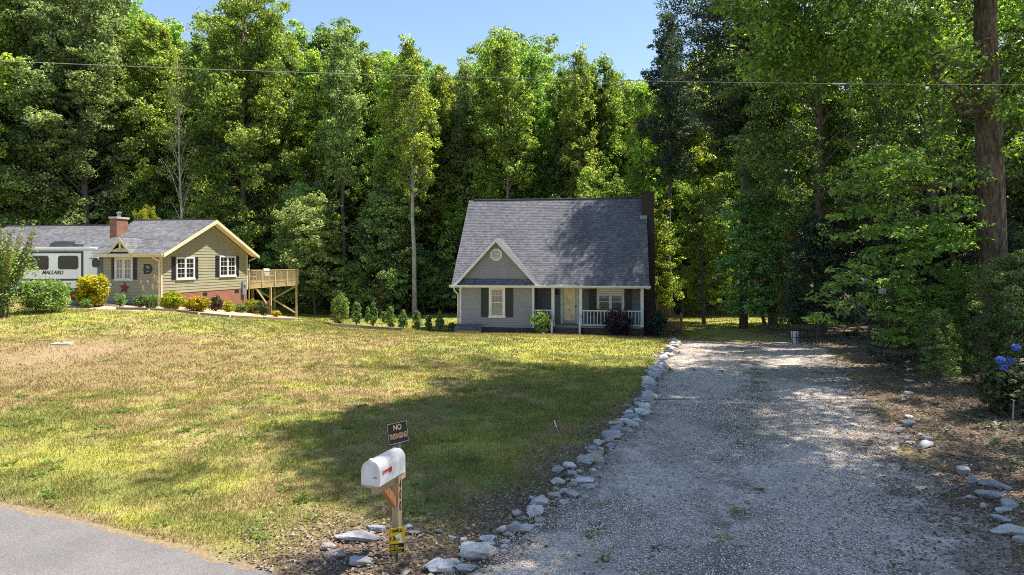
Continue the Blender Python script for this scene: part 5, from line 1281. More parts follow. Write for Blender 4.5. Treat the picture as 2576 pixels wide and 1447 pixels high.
for x, y, w, lab, mt, fl, asp, rz, tl in (
    (290, 15, 72, 'whitish rock beside the green weeds on the right driveway edge', 'rock', .5, .8, 0, 0), (260, 67, 47, 'small white rock alone below the weeds on the right driveway edge', 'rock', .6, .9, 0, 0), (260, 162, 42, 'flat pale chip of rock on the right driveway edge', 'rock', .3, .6, 0, 0),
    (310, 208, 78, 'white rock behind the blue grey one on the right edge', 'rock', .5, .7, .3, 0), (295, 268, 115, 'blue grey rock in the middle of the right driveway edge', 'rock_grey', .45, .7, .2, 0), (240, 303, 72, 'white rock in front of the blue grey one on the right edge', 'rock', .55, .8, 0, 0),
    (285, 378, 52, 'small grey rock left of the big pale slabs on the right', 'rock_grey', .5, .9, 0, 0), (315, 407, 62, 'small pale rock left of the big pale slabs on the right', 'rock', .5, .8, 0, 0), (390, 342, 52, 'small pale rock above the big pale slabs on the right', 'rock', .4, .7, 0, 0),
    (430, 378, 118, 'upper one of two big pale slabs on the right driveway edge', 'rock_grey', .35, .6, .2, 0), (440, 433, 135, 'lower one of two big pale slabs on the right driveway edge', 'rock', .4, .7, .1, 0),
    (565, 439, 32, 'tiny pale rock on leaves right of the big pale slabs', 'rock', .6, .9, 0, 0), (710, 432, 37, 'small pale rock alone in the leaf litter on the right', 'rock', .4, .7, .4, 0),
    (725, 653, 108, 'rounded grey rock left of the upright rock on the right', 'rock_grey', .75, .8, 0, 0), (815, 725, 85, 'upright narrow grey rock standing on edge on the right', 'rock_grey', 1.25, .6, .2, .2), (945, 748, 215, 'long slanting grey rock behind the upright rock', 'rock_grey', .32, .36, -.65, 0),
    (930, 845, 180, 'wide grey rock below the long slanting rock', 'rock_grey', .5, .6, -.2, 0), (790, 847, 92, 'pale rock left of the wide grey rock', 'rock', .45, .7, 0, 0), (720, 842, 42, 'small pale rock at the left tip of the right rock pile', 'rock', .5, .9, 0, 0),
    (895, 912, 68, 'small whitish rock below the wide grey rock', 'rock', .6, .9, 0, 0), (910, 962, 37, 'tiny whitish rock at the foot of the right rock pile', 'rock', .6, .9, 0, 0), (1105, 925, 135, 'rounded grey boulder at the right of the right rock pile', 'rock_grey', .75, .8, 0, 0),
    (1040, 953, 150, 'flat pale rock lying on the right rock pile', 'rock', .3, .45, .1, 0), (1190, 962, 62, 'grey rock at the right picture edge beside the rounded boulder', 'rock_grey', .5, .8, -.5, 0), (1095, 1003, 78, 'small tan rock under the flat pale rock', 'rock_tan', .4, .7, 0, 0),
    (1030, 1030, 125, 'slanting grey rock just above the biggest right boulder', 'rock_grey', .55, .55, -.7, 0), (1085, 1135, 290, 'biggest pale boulder at the lower right corner of the driveway', 'rock', .38, .55, -.1, 0), (1180, 1185, 160, 'mottled grey boulder half buried beside the biggest right boulder', 'rock_grey', .4, .6, 0, 0),
    (915, 1083, 37, 'small pale rock on dirt left of the biggest right boulder', 'rock', .5, .9, 0, 0), (825, 1028, 37, 'small pale stone on dirt below the right rock pile', 'rock', .4, .9, 0, 0)):
    put_rock(*z8(x, y), w / 2.704 * .8587, lab, mt, fl, asp, rz, group=RG_, tilt=tl)

# ------------------------------------------------------------------ foliage
def leaf_quads(c, r, n, L, rg, up=.5, shell=.35, wid=.6, droop=0.0, hang=False):
    """n leaves scattered in each clump: c (k,3) centres, r (k,3) radii"""
    k = len(c); d = rg.normal(0, 1, (k, n, 3)); d /= np.linalg.norm(d, axis=-1, keepdims=True)
    rad = (shell + (1 - shell) * rg.random((k, n, 1))) ** .6
    p = c[:, None] + d * rad * r[:, None]
    nr = d * .6 + rg.normal(0, .55, (k, n, 3)) + np.array((0, 0, up)); nr /= np.linalg.norm(nr, axis=-1, keepdims=True)
    t = np.cross(nr, rg.normal(0, 1, (k, n, 3))); 
    if hang: t = t * .5 + np.array((0, 0, -.7)); t -= nr * (t * nr).sum(-1, keepdims=True)
    t /= np.linalg.norm(t, axis=-1, keepdims=True) + 1e-9
    b = np.cross(nr, t); s = L * rg.uniform(.6, 1.35, (k, n, 1)); w = s * wid * .5
    p[..., 2] -= droop * rad[..., 0]
    V = np.stack([p - t * s * .5, p + b * w + nr * s * .1, p + t * s * .5 - nr * s * .12, p - b * w + nr * s * .1], 2).reshape(-1, 3)
    return V
def quads_mesh(name, V): return fast_mesh(name, V, np.arange(len(V)).reshape(-1, 4))
def tree_protos(seed, H, Rr, h0, n_limb, L, n_leaf, clump=.85, up=.7, trunk_r=.25, form='poplar', limb_bare=.45, el0=0.0, zf=(.5, .8), dens=1.0, elr=None):
    rg = np.random.default_rng(seed); m = MB()
    k = 9; wob = np.cumsum(rg.normal(0, .1, (k, 2)), 0); wob[0] = 0
    tz = np.linspace(0, H * .95, k); tp = [(wob[i, 0], wob[i, 1], tz[i]) for i in range(k)]
    m.tube([(0, 0, -.5)] + tp, [trunk_r * 1.5] + [trunk_r * (1.15 if i == 0 else 1) * (1 - .85 * i / (k - 1)) + .02 for i in range(k)], 9)
    C = []; Rd = []
    for i in range(n_limb):
        q = (i + rg.random()) / n_limb; z = H * (h0 + (.96 - h0) * q)
        if form == 'poplar': prof = (1 - q ** 2.4) * (.55 + .45 * min(1, q * 3.5)) + .08
        elif form == 'round': prof = math.sqrt(max(.02, 1 - (2 * q - .85) ** 2 / 1.5)) 
        else: prof = 1 - .75 * q
        ln = Rr * prof * rg.uniform(.55, 1.15); az = i * 2.4 + rg.normal(0, .5); el = rg.uniform(.15, .75) + .5 * q * (1 - el0) + el0 * rg.uniform(.3, 1)
        if elr: el = rg.uniform(*elr); ln *= 1.5
        bx, by = np.interp(z, tz, wob[:, 0]), np.interp(z, tz, wob[:, 1]); st_ = np.array((bx, by, z)); dr = np.array((math.cos(az) * math.cos(el), math.sin(az) * math.cos(el), math.sin(el)))
        e = st_ + dr * ln + np.array((0, 0, -.06 * ln)); mid = st_ + dr * ln * .55 + np.array((0, 0, .06 * ln)); rr = max(.018, trunk_r * .3 * (1 - .6 * q))
        m.tube([st_, mid, e], [rr, rr * .6, rr * .2], 4, False)
        ns = max(2, int(ln / .75 * dens))
        for j in range(ns):
            f = limb_bare + (1 - limb_bare) * (j + 1) / ns; pt = st_ + (e - st_) * f + rg.normal(0, .35, 3) * (1 if j < ns - 1 else .3)
            s = clump * rg.uniform(.55, 1.15); C.append(pt); Rd.append((s, s, s * rg.uniform(*zf)))
            if rg.random() < .6:
                side = np.cross(dr, (0, 0, 1)) * rg.choice((-1, 1)) * rg.uniform(.5, 1.1); C.append(pt + side); s *= .8; Rd.append((s, s, s * .6)); m.tube([pt - dr * .3, pt + side], [.014, .005], 3, False)
    C.append(np.array((wob[-1, 0], wob[-1, 1], H * .96))); Rd.append((.5, .5, .7))
    tm = m.mesh('trunk', True)
    V = leaf_quads(np.array(C), np.array(Rd), n_leaf, L, rg, up)
    cm = quads_mesh('crown', V)
    return tm, cm
PROTO = {}
def add_tree(kind, name, loc, H, rz, label, cat, group, leafm, barkm, wide=1.0):
    tm, cm, H0_ = PROTO[kind]
    t = empty(name, loc, rz, label, cat, group); s = H / H0_; t.scale = (s * wide, s * wide, s)
    a = link('trunk', tm, None, t); b = link('crown', cm, None, t)
    for o, mt_ in ((a, barkm), (b, leafm)):
        if not o.data.materials: o.data.materials.append(mt_)
        o.material_slots[0].link = 'OBJECT'; o.material_slots[0].material = mt_
    return t
for i in range(6): PROTO['poplar', i] = (*tree_protos(100 + i, 26, 3.3, .14 + .05 * (i % 3), 96, .19, 46, .5, up=.2, trunk_r=.22, el0=.5, zf=(.8, 1.5), dens=1.7), 26)
for i in range(3): PROTO['round', i] = (*tree_protos(200 + i, 22, 6.0, .14, 104, .19, 56, .62, up=.25, trunk_r=.28, form='round', zf=(.6, 1.1), dens=1.5), 22)
for i in range(4): PROTO['under', i] = (*tree_protos(300 + i, 9, 3.0, .08, 56, .16, 64, .46, up=.25, zf=(.6, 1.1), dens=1.5, trunk_r=.1, form='round', limb_bare=.3), 9)
for i in range(2): PROTO['clear', i] = (*tree_protos(600 + i, 26, 3.2, .42, 76, .19, 46, .5, up=.2, trunk_r=.2, el0=.5, zf=(.8, 1.5), dens=1.7), 26)
for i in range(2): PROTO['pale', i] = (*tree_protos(400 + i, 22, 3.6, .3, 34, .17, 8, .7, trunk_r=.16, limb_bare=.5, elr=(.85, 1.25)), 22)
for i in range(3): PROTO['near', i] = (*tree_protos(500 + i, 24, 6.2, .12, 70, .18, 58, .6, up=.3, dens=1.4, trunk_r=.3, form='round'), 24)

# forest wall: front row surveyed from the skyline (column, top row, distance, kind)
def spot(u, Y): return (u - CU) * Y / FPX
front = [(-70, -150, 62, 'r'), (30, -110, 64, 'r'), (125, -40, 66, 'p'), (215, -25, 65, 'r'), (295, 15, 70, 'p'), (365, 30, 66, 'p'), (425, 40, 68, 'p'), (500, 66, 70, 'p'), (560, 12, 66, 'p'), (612, 4, 65, 'r'), (680, 36, 68, 'p'), (742, 84, 70, 'p'), (803, 104, 66, 'p'), (868, 52, 63, 'p'), (925, 112, 69, 'p'), (986, 128, 63, 'p'), (1043, 92, 61, 'p'), (1108, 150, 68, 'p'), (1170, 138, 66, 'p'), (1226, 78, 65, 'p'), (1284, 58, 62, 'p'), (1342, 112, 67, 'p'), (1400, 150, 65, 'p'), (1452, 112, 62, 'p'), (1512, 116, 64, 'p'), (1545, 165, 66, 'p'), (1585, 192, 68, 'p')]
names_b = [(60, 'far left behind the big green bush'), (160, 'behind the travel trailer roof'), (240, 'behind the long grey roof'), (330, "right of the olive house chimney"), (400, 'behind the olive house ridge'), (470, "behind the left olive gable half"), (530, 'above the olive gable peak'), (590, "behind the right olive gable half"), (650, 'behind the near end of the deck'), (710, 'behind the middle of the deck'), (770, 'behind the outer deck post'), (835, "between deck and tallest garden shrub"), (900, 'behind the tallest garden shrub'), (960, "behind the garden shrub row's middle"), (1020, 'left of the pale bare trunk'), (1075, 'behind the pale bare trunk'), (1140, "between pale bare trunk and cottage roof"), (1200, "above the cottage ridge's left end"), (1255, 'above the front gable of the cottage'), (1315, "above the cottage ridge's left quarter"), (1370, "above the cottage ridge, left of middle"), (1430, 'above the middle of the cottage ridge'), (1485, 'above the cottage porch door'), (1545, "above the cottage roof's shaded half"), (1610, "above the cottage ridge's right end"), (1700, 'just right of the cottage chimney'), (1e9, 'far right of the cottage')]
def where(u): return next(n for b, n in names_b if u < b)
mids = []
for a_, b_ in zip(front[:-1], front[1:]):
    for f_k in (.36, .68): mids.append((a_[0] + (b_[0] - a_[0]) * f_k, max(a_[1], b_[1]) + 18 + 55 * ((len(mids) * 0.618) % 1), a_[2] + (b_[2] - a_[2]) * f_k + 1.5 + 5 * ((len(mids) * 0.37) % 1), 'p'))
n_front = len(front); front = front + mids
FG = 'trees of the forest wall behind the houses'
rg = np.random.default_rng(21)
for i, (u, v, Y, k) in enumerate(front):
    x = spot(u, Y); z = float(G(x, Y)); H = EYE - (v - HV) * Y / FPX - z
    tall = ('skyline-high' if v < 80 else 'tall') if i < n_front else 'lower'; lf = M[('leaf_far', 'leaf_far', 'leaf_mid', 'leaf_silver')[int(rg.integers(4))]]
    if i == 16: lab, bk = 'tall tree with the pale bare lower trunk left of the cottage', M['bark_pale']
    elif i == 13: lab, bk = 'tall tree with a slim grey trunk beside the tallest garden shrub', M['bark']
    else: lab, bk = f'{tall} {"broad" if k == "r" else "narrow"} forest tree, {where(u)}', M['bark']
    kind = ('round', i % 3) if k == 'r' else ('clear', i % 2) if i in (8, 10, 13, 15, 16, 18, 20, 23) or (i >= n_front and i % 3 == 0) else ('poplar', i % 6)
    t = add_tree(kind, 'forest_tree', (x, Y, z - .1), H, rg.uniform(0, 6.28), lab, 'tree', FG, lf, bk, wide=rg.uniform(.88, 1.12))
seen = {}
for row, (Y0, dv, n) in enumerate(((77, 48, 25), (88, 70, 23), (100, 90, 20))):
    for i in range(n):
        u = -110 + 1800 * (i + rg.uniform(.2, .8)) / n; Y = Y0 + rg.uniform(-3, 3)
        v = np.interp(u, [f[0] for f in front[:n_front]], [f[1] for f in front[:n_front]]) + dv * rg.uniform(.3, 1.2)
        if u > 1480: v = max(v, 205 if u < 1640 else 235)
        x = spot(u, Y); z = float(G(x, Y)); H = EYE - (v - HV) * Y / FPX - z
        lab = ['second row', 'third row', 'rearmost'][row] + ' forest tree, ' + where(u)
        add_tree(('poplar', int(rg.integers(6))) if rg.random() < .7 else ('round', int(rg.integers(3))), 'forest_tree', (x, Y, z - .1), H, rg.uniform(0, 6.28), lab, 'tree', FG, M[('leaf_far', 'leaf_mid')[i % 2]], M['bark'], wide=rg.uniform(1.0, 1.3))
# pale half dead trees
add_tree(('pale', 0), 'bare_tree', (spot(452, 60), 60, float(G(spot(452, 60), 60)) - .1), 21.2, 1.0, 'pale thin half bare tree with grey limbs rising behind the olive house', 'tree', None, M['leaf_pale'], M['bark_pale'], .75)
add_tree(('pale', 1), 'bare_tree', (spot(1560, 72), 72, float(G(spot(1560, 72), 72)) - .1), 19, 2.0, 'thin sparse tree with bare limbs against the sky gap above the cottage chimney', 'tree', None, M['leaf_pale'], M['bark'], 1.0)
# understory along the forest edge
UG = 'low trees along the forest edge'
for i in range(34):
    u = -60 + 1760 * (i + rg.uniform(.2, .8)) / 34; Y = (61 if u > 700 else 63) + rg.uniform(-1.5, 5); x = spot(u, Y); z = float(G(x, Y)); H = rg.uniform(4.5, 11.5)
    if 1000 < u < 1085 or 865 < u < 890 or 975 < u < 995: Y += 4; H = min(H, 7)
    lab = ('short' if H < 7 else 'medium high') + ' bushy tree, ' + where(u)
    add_tree(('under', i % 4), 'understory_tree', (x, Y, z - .1), H, rg.uniform(0, 6.28), lab, 'tree', UG, M[('leaf_low', 'leaf_silver', 'leaf_mid')[i % 3]], M['bark'], rg.uniform(.85, 1.2))
for i in range(44):
    row = i % 2; u = -100 + 2000 * (i + rg.uniform(.1, .9)) / 44; Y = (74, 92)[row] + rg.uniform(-3, 3); x = spot(u, Y); z = float(G(x, Y)); H = rg.uniform(8, 13)
    if 1690 < u < 1860 and row == 0: continue
    add_tree(('under', i % 4), 'understory_tree', (x, Y, z - .3), H, rg.uniform(0, 6.28), ('dark', 'deepest')[row] + ' low tree inside the forest, ' + where(u), 'tree', UG, M['leaf_low'], M['bark'], rg.uniform(1.2, 1.5))
add_tree(('under', 1), 'young_cedar', (spot(950, 59), 59, float(G(spot(950, 59), 59))), 3.2, .4, 'young loose evergreen standing alone before the forest behind the garden shrubs', 'tree', None, M['leaf_rose'], M['bark'], .8)
add_tree(('under', 2), 'young_tree', (spot(1490, 56), 56, float(G(spot(1490, 56), 56))), 11.5, .4, 'light green rounded tree just above the middle of the cottage ridge', 'tree', None, M['leaf_far'], M['bark'], .9)
add_tree(('under', 3), 'young_tree', (spot(380, 53), 53, float(G(spot(380, 53), 53))), 6.7, .4, 'small yellow green tree top peeking over the olive house ridge', 'tree', None, M['leaf_lime'], M['bark'], .6)

# woods on the right of the drive
RT = 'trees of the woods right of the driveway'
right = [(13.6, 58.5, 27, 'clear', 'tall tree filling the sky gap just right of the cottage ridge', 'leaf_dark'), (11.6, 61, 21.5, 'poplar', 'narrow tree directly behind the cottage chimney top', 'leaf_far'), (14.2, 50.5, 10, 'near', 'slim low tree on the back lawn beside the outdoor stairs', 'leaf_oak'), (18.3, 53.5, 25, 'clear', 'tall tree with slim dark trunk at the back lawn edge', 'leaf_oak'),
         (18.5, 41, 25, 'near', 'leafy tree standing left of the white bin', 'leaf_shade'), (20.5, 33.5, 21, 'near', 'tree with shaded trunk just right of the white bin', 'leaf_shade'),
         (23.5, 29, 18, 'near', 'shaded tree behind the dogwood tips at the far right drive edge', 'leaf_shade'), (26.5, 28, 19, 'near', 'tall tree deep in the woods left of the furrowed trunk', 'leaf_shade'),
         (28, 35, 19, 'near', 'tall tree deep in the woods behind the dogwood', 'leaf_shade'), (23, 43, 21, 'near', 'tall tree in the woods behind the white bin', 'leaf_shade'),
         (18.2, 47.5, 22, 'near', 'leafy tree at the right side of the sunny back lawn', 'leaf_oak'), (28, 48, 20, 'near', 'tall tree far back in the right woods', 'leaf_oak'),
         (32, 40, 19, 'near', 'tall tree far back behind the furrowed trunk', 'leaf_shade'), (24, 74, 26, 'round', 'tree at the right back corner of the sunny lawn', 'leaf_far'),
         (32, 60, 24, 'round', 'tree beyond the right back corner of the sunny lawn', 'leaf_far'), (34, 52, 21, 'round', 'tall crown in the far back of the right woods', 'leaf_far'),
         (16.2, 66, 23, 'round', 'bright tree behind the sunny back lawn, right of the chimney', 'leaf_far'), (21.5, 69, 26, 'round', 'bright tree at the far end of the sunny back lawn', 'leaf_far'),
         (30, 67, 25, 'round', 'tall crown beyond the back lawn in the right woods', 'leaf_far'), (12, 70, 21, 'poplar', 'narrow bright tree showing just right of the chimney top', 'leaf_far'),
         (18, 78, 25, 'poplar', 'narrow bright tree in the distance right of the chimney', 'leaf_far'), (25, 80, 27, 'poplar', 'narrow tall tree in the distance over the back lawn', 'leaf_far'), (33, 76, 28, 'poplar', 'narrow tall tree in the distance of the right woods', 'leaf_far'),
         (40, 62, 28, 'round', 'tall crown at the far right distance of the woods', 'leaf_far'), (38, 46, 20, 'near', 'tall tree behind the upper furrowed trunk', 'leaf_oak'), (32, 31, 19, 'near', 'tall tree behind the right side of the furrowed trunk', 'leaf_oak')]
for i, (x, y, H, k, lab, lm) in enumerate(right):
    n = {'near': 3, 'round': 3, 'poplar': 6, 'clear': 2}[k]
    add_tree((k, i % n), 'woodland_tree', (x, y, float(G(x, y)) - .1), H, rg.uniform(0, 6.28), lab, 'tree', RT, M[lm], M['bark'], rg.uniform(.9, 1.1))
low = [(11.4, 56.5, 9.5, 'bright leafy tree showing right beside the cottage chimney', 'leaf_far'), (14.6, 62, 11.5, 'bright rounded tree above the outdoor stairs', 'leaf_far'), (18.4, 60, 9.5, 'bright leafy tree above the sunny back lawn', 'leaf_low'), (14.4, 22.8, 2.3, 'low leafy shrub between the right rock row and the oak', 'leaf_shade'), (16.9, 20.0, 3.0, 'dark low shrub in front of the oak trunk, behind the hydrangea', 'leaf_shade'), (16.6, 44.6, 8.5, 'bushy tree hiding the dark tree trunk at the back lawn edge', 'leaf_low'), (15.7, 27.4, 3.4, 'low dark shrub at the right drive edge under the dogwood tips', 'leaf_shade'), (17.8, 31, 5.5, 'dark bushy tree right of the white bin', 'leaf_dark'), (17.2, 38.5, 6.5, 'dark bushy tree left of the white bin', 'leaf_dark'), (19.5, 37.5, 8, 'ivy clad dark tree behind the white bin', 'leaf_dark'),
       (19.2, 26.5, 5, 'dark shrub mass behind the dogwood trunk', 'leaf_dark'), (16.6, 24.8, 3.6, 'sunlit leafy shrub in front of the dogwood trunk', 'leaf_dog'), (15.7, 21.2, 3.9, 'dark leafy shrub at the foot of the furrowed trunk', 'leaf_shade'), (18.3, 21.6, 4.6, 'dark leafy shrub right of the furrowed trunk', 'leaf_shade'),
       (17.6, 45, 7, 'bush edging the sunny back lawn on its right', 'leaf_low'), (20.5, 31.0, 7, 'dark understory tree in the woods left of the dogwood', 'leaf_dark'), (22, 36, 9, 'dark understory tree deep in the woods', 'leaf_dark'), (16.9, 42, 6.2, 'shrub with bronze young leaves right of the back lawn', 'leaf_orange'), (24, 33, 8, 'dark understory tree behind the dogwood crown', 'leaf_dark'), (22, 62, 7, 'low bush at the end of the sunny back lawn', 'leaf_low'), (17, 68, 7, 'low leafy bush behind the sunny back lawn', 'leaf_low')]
for i, (x, y, H, lab, lm) in enumerate(low):
    add_tree(('under', i % 4), 'woodland_shrub', (x, y, float(G(x, y)) - .1), H, rg.uniform(0, 6.28), lab, 'shrub', 'shrubs under the right woods', M[lm], M['bark'], 1.1 if lm != 'leaf_orange' else .5)

PROTO['wide', 0] = (*tree_protos(700, 24, 6.8, .52, 84, .17, 46, .85, up=.4, trunk_r=.34, form='round'), 24)
add_tree(('wide', 0), 'roadside_tree', (12.2, 12.6, float(G(12.2, 12.6)) - .1), 24.5, .7, 'tall tree just outside the right picture edge whose shadow falls round the mailbox', 'tree', None, M['leaf_oak'], M['bark'])
# the big furrowed oak and its crown over the drive
ox, oy = 16.75, 24.0; oz = float(G(ox, oy)); rg = np.random.default_rng(55)
ok = empty('oak_tree', (ox, oy, oz), 0, 'huge oak with furrowed brown trunk and limbs reaching over the driveway', 'tree')
m = MB(); tz = np.linspace(-.4, 25, 22); tr = np.interp(tz, [-.4, .3, 2, 9, 25], [.7, .53, .43, .39, .12]); wx = .12 * np.sin(tz * .35)
nseg = 28; i0 = 0
for k, z in enumerate(tz):
    for j in range(nseg):
        a = 2 * math.pi * j / nseg; q = tr[k] * (1 + .07 * math.sin(a * 9 + z * .4) + .06 * (float(vnoise(a * 3, z * 1.6, 3)) - .5) + .05 * (float(vnoise(a * 1.2, z * .5, 9)) - .5)); m.v.append((wx[k] + q * math.cos(a), q * math.sin(a), z))
for k in range(len(tz) - 1):
    for j in range(nseg): a = k * nseg + j; b = k * nseg + (j + 1) % nseg; m.f.append((a, b, b + nseg, a + nseg))
C = []; Rd = []
limbs = [((0, 0, 10.4), (-3.8, .3, 11.2), (-6.6, .8, 12.4)), ((0, 0, 8.6), (-2, -1.2, 9.0), (-3.4, -2.2, 10.4)), ((0, 0, 14.2), (-5, -1, 15.5), (-10, -3, 17.5)), ((0, 0, 14.8), (-5, 2, 17), (-6.5, 2, 19)), ((0, 0, 14), (-6, -4, 18), (-10.5, -7.5, 20.5)), ((0, 0, 15), (-3, -4, 18), (-5, -9, 19.5)), ((0, 0, 16), (-4, -3, 20), (-8, -5, 22.5)), ((0, 0, 17), (2, 4, 21), (4, 7, 24)), ((0, 0, 18), (-4, 2, 22), (-8, 4, 25)), ((0, 0, 14), (4, -2, 17), (7, -3, 19)), ((0, 0, 20), (0, 1, 24), (-1, 2, 27.5)), ((0, 0, 7.2), (2.4, 1, 8.5), (4.2, 2, 10)), ((0, 0, 6.3), (-1.6, .6, 6.2), (-3.0, 1.0, 7.2))]
for a, b, c in limbs:
    a, b, c = map(np.array, (a, b, c)); pts = [a * (1 - t) ** 2 + 2 * t * (1 - t) * b + t * t * c + (rg.normal(0, .18, 3) if 0 < t < 1 else 0) for t in np.linspace(0, 1, 9)]
    big = np.linalg.norm(c - a) > 6; m.tube(pts, list(np.linspace(.12 if big else .09, .03, 9)), 6, False)
    for t in np.linspace(.3, 1, 13 if big else 6):
        p = a * (1 - t) ** 2 + 2 * t * (1 - t) * b + t * t * c
        for q in range(4 if big else 2):
            o = rg.normal(0, 1, 3) * np.array((1.5, 1.5, .8)) * (.5 + .6 * t); C.append(p + o); s = rg.uniform(.5, 1.15); Rd.append((s, s, s * .55)); m.tube([p, p + o], [.03, .008], 4, False)
m.build('trunk', M['bark_oak'], ok, True)
for px, py, pz, rx, ry, rz_, n in ((-10, -6, 19.5, 2.9, 3.2, 2.2, 210), (-8.6, -9, 19.5, 3, 3, 2, 140), (-7, -1.6, 19.5, 3.2, 3.4, 2.2, 180), (-5.6, -6.7, 20, 4.2, 4.5, 3, 280), (-3.5, -11.7, 18.5, 3.6, 3, 2.4, 110), (-7, 1, 14.2, 3.4, 3, 1.7, 36), (-4.4, -0.6, 11, 2.2, 1.8, 1.3, 18), (-6.8, 0.6, 11.6, 2, 1.6, 1.2, 18), (0, 0, 20, 5, 5.5, 5, 100), (2, -6.5, 18, 4.5, 3.5, 4, 60), (3.5, 1, 12, 2.4, 2.4, 4, 24)):
    d = rg.normal(0, 1, (n, 3)); d /= np.linalg.norm(d, axis=1, keepdims=True); d *= rg.random((n, 1)) ** .33
    for e in d: C.append(np.array((px, py, pz)) + e * np.array((rx, ry, rz_))); s = rg.uniform(.5, 1.2); Rd.append((s, s, s * .55))
V = leaf_quads(np.array(C), np.array(Rd), 128, .17, rg, .6)
link('crown', quads_mesh('crown', V), M['leaf_oak'], ok)

# dark small leaved tree whose crown edge meets the sky
x, y = 15.6, 46.0; dt = empty('holly_tree', (x, y, float(G(x, y)) - .1), 0, 'tall dark bluish small leaved tree whose crown edge meets the sky right of the cottage', 'tree')
rg = np.random.default_rng(77); m = MB(); m.tube([(0, 0, 0), (.1, .1, 10), (-.4, 0, 20), (-.2, .1, 27)], [.3, .24, .15, .04], 8); C = []; Rd = []
for k in range(150):
    z = rg.uniform(12.5, 28); rr = 4.6 * math.sqrt(max(.05, 1 - ((z - 20) / 8.5) ** 2)) * (1 if z > 15 else .85); az = rg.uniform(0, 6.28); ln = rr * rg.uniform(.7, 1.1); e = np.array((math.cos(az) * ln - .5, math.sin(az) * ln, z)); st_ = np.array((-.2, 0, z - 1.2)); m.tube([st_, e], [.05, .01], 4, False)
    for f in np.linspace(.35, 1, 5): C.append(st_ + (e - st_) * f + rg.normal(0, .2, 3)); s = rg.uniform(.35, .75); Rd.append((s, s, s * .5))
m.build('trunk', M['bark'], dt, True); link('crown', quads_mesh('crown', leaf_quads(np.array(C), np.array(Rd), 60, .16, rg, .5)), M['leaf_dark'], dt)

# dogwood with layered sprays
x, y = 17.2, 26.0; dz0 = float(G(x, y)); dg_ = empty('dogwood_tree', (x, y, dz0), 0, 'slender dogwood with bright layered leaf sprays reaching left in front of the woods', 'tree')
rg = np.random.default_rng(91); m = MB()
m.tube([(.25, 0, -.2), (.1, 0, 1.2), (-.3, 0, 3), (-.45, 0, 4.5), (-.5, 0, 6.6)], [.13, .11, .09, .07, .02], 8); C = []; Rd = []
sprays = [((2430, 600), (2060, 745), 25.0), ((2420, 560), (2120, 690), 24.5), ((2440, 640), (2220, 585), 24.2), ((2400, 590), (2300, 655), 23.6), ((2430, 470), (2110, 480), 25.0), ((2420, 430), (2150, 440), 25.4), ((2430, 500), (2130, 545), 24.8), ((2400, 420), (2180, 400), 26), ((2440, 540), (2150, 600), 25.6), ((2420, 640), (2050, 850 - 40), 25.4), ((2450, 600), (2340, 575), 23.8), ((2400, 770), (2260, 800), 25.0), ((2410, 800), (2230, 860), 24.6), ((2440, 740), (2280, 740), 25.4), ((2460, 610), (2380, 620), 23.2)]
for (u0, v0), (u1, v1), Y in sprays:
    p0 = np.array(at(u0, v0, 25.8)) - np.array((x, y, dz0)); p1 = np.array(at(u1, v1, Y)) - np.array((x, y, dz0))
    mid = (p0 + p1) / 2 + np.array((0, 0, .25)); pts = [p0 * (1 - t) ** 2 + 2 * t * (1 - t) * mid + t * t * p1 for t in np.linspace(0, 1, 8)]
    m.tube([(-.35, 0, p0[2] - .25)] + pts, [.04] + list(np.linspace(.035, .008, 8)), 5, False)
    for t in np.linspace(.15, 1, 13):
        p = p0 * (1 - t) ** 2 + 2 * t * (1 - t) * mid + t * t * p1
        for q in range(3): C.append(p + rg.normal(0, 1, 3) * np.array((.28, .5, .08))); Rd.append((.38, .42, .12))
m.build('trunk', M['bark'], dg_, True); link('crown', quads_mesh('crown', leaf_quads(np.array(C), np.array(Rd), 13, .22, rg, 1.3, .1, .5, 0, False)), M['leaf_dog'], dg_)

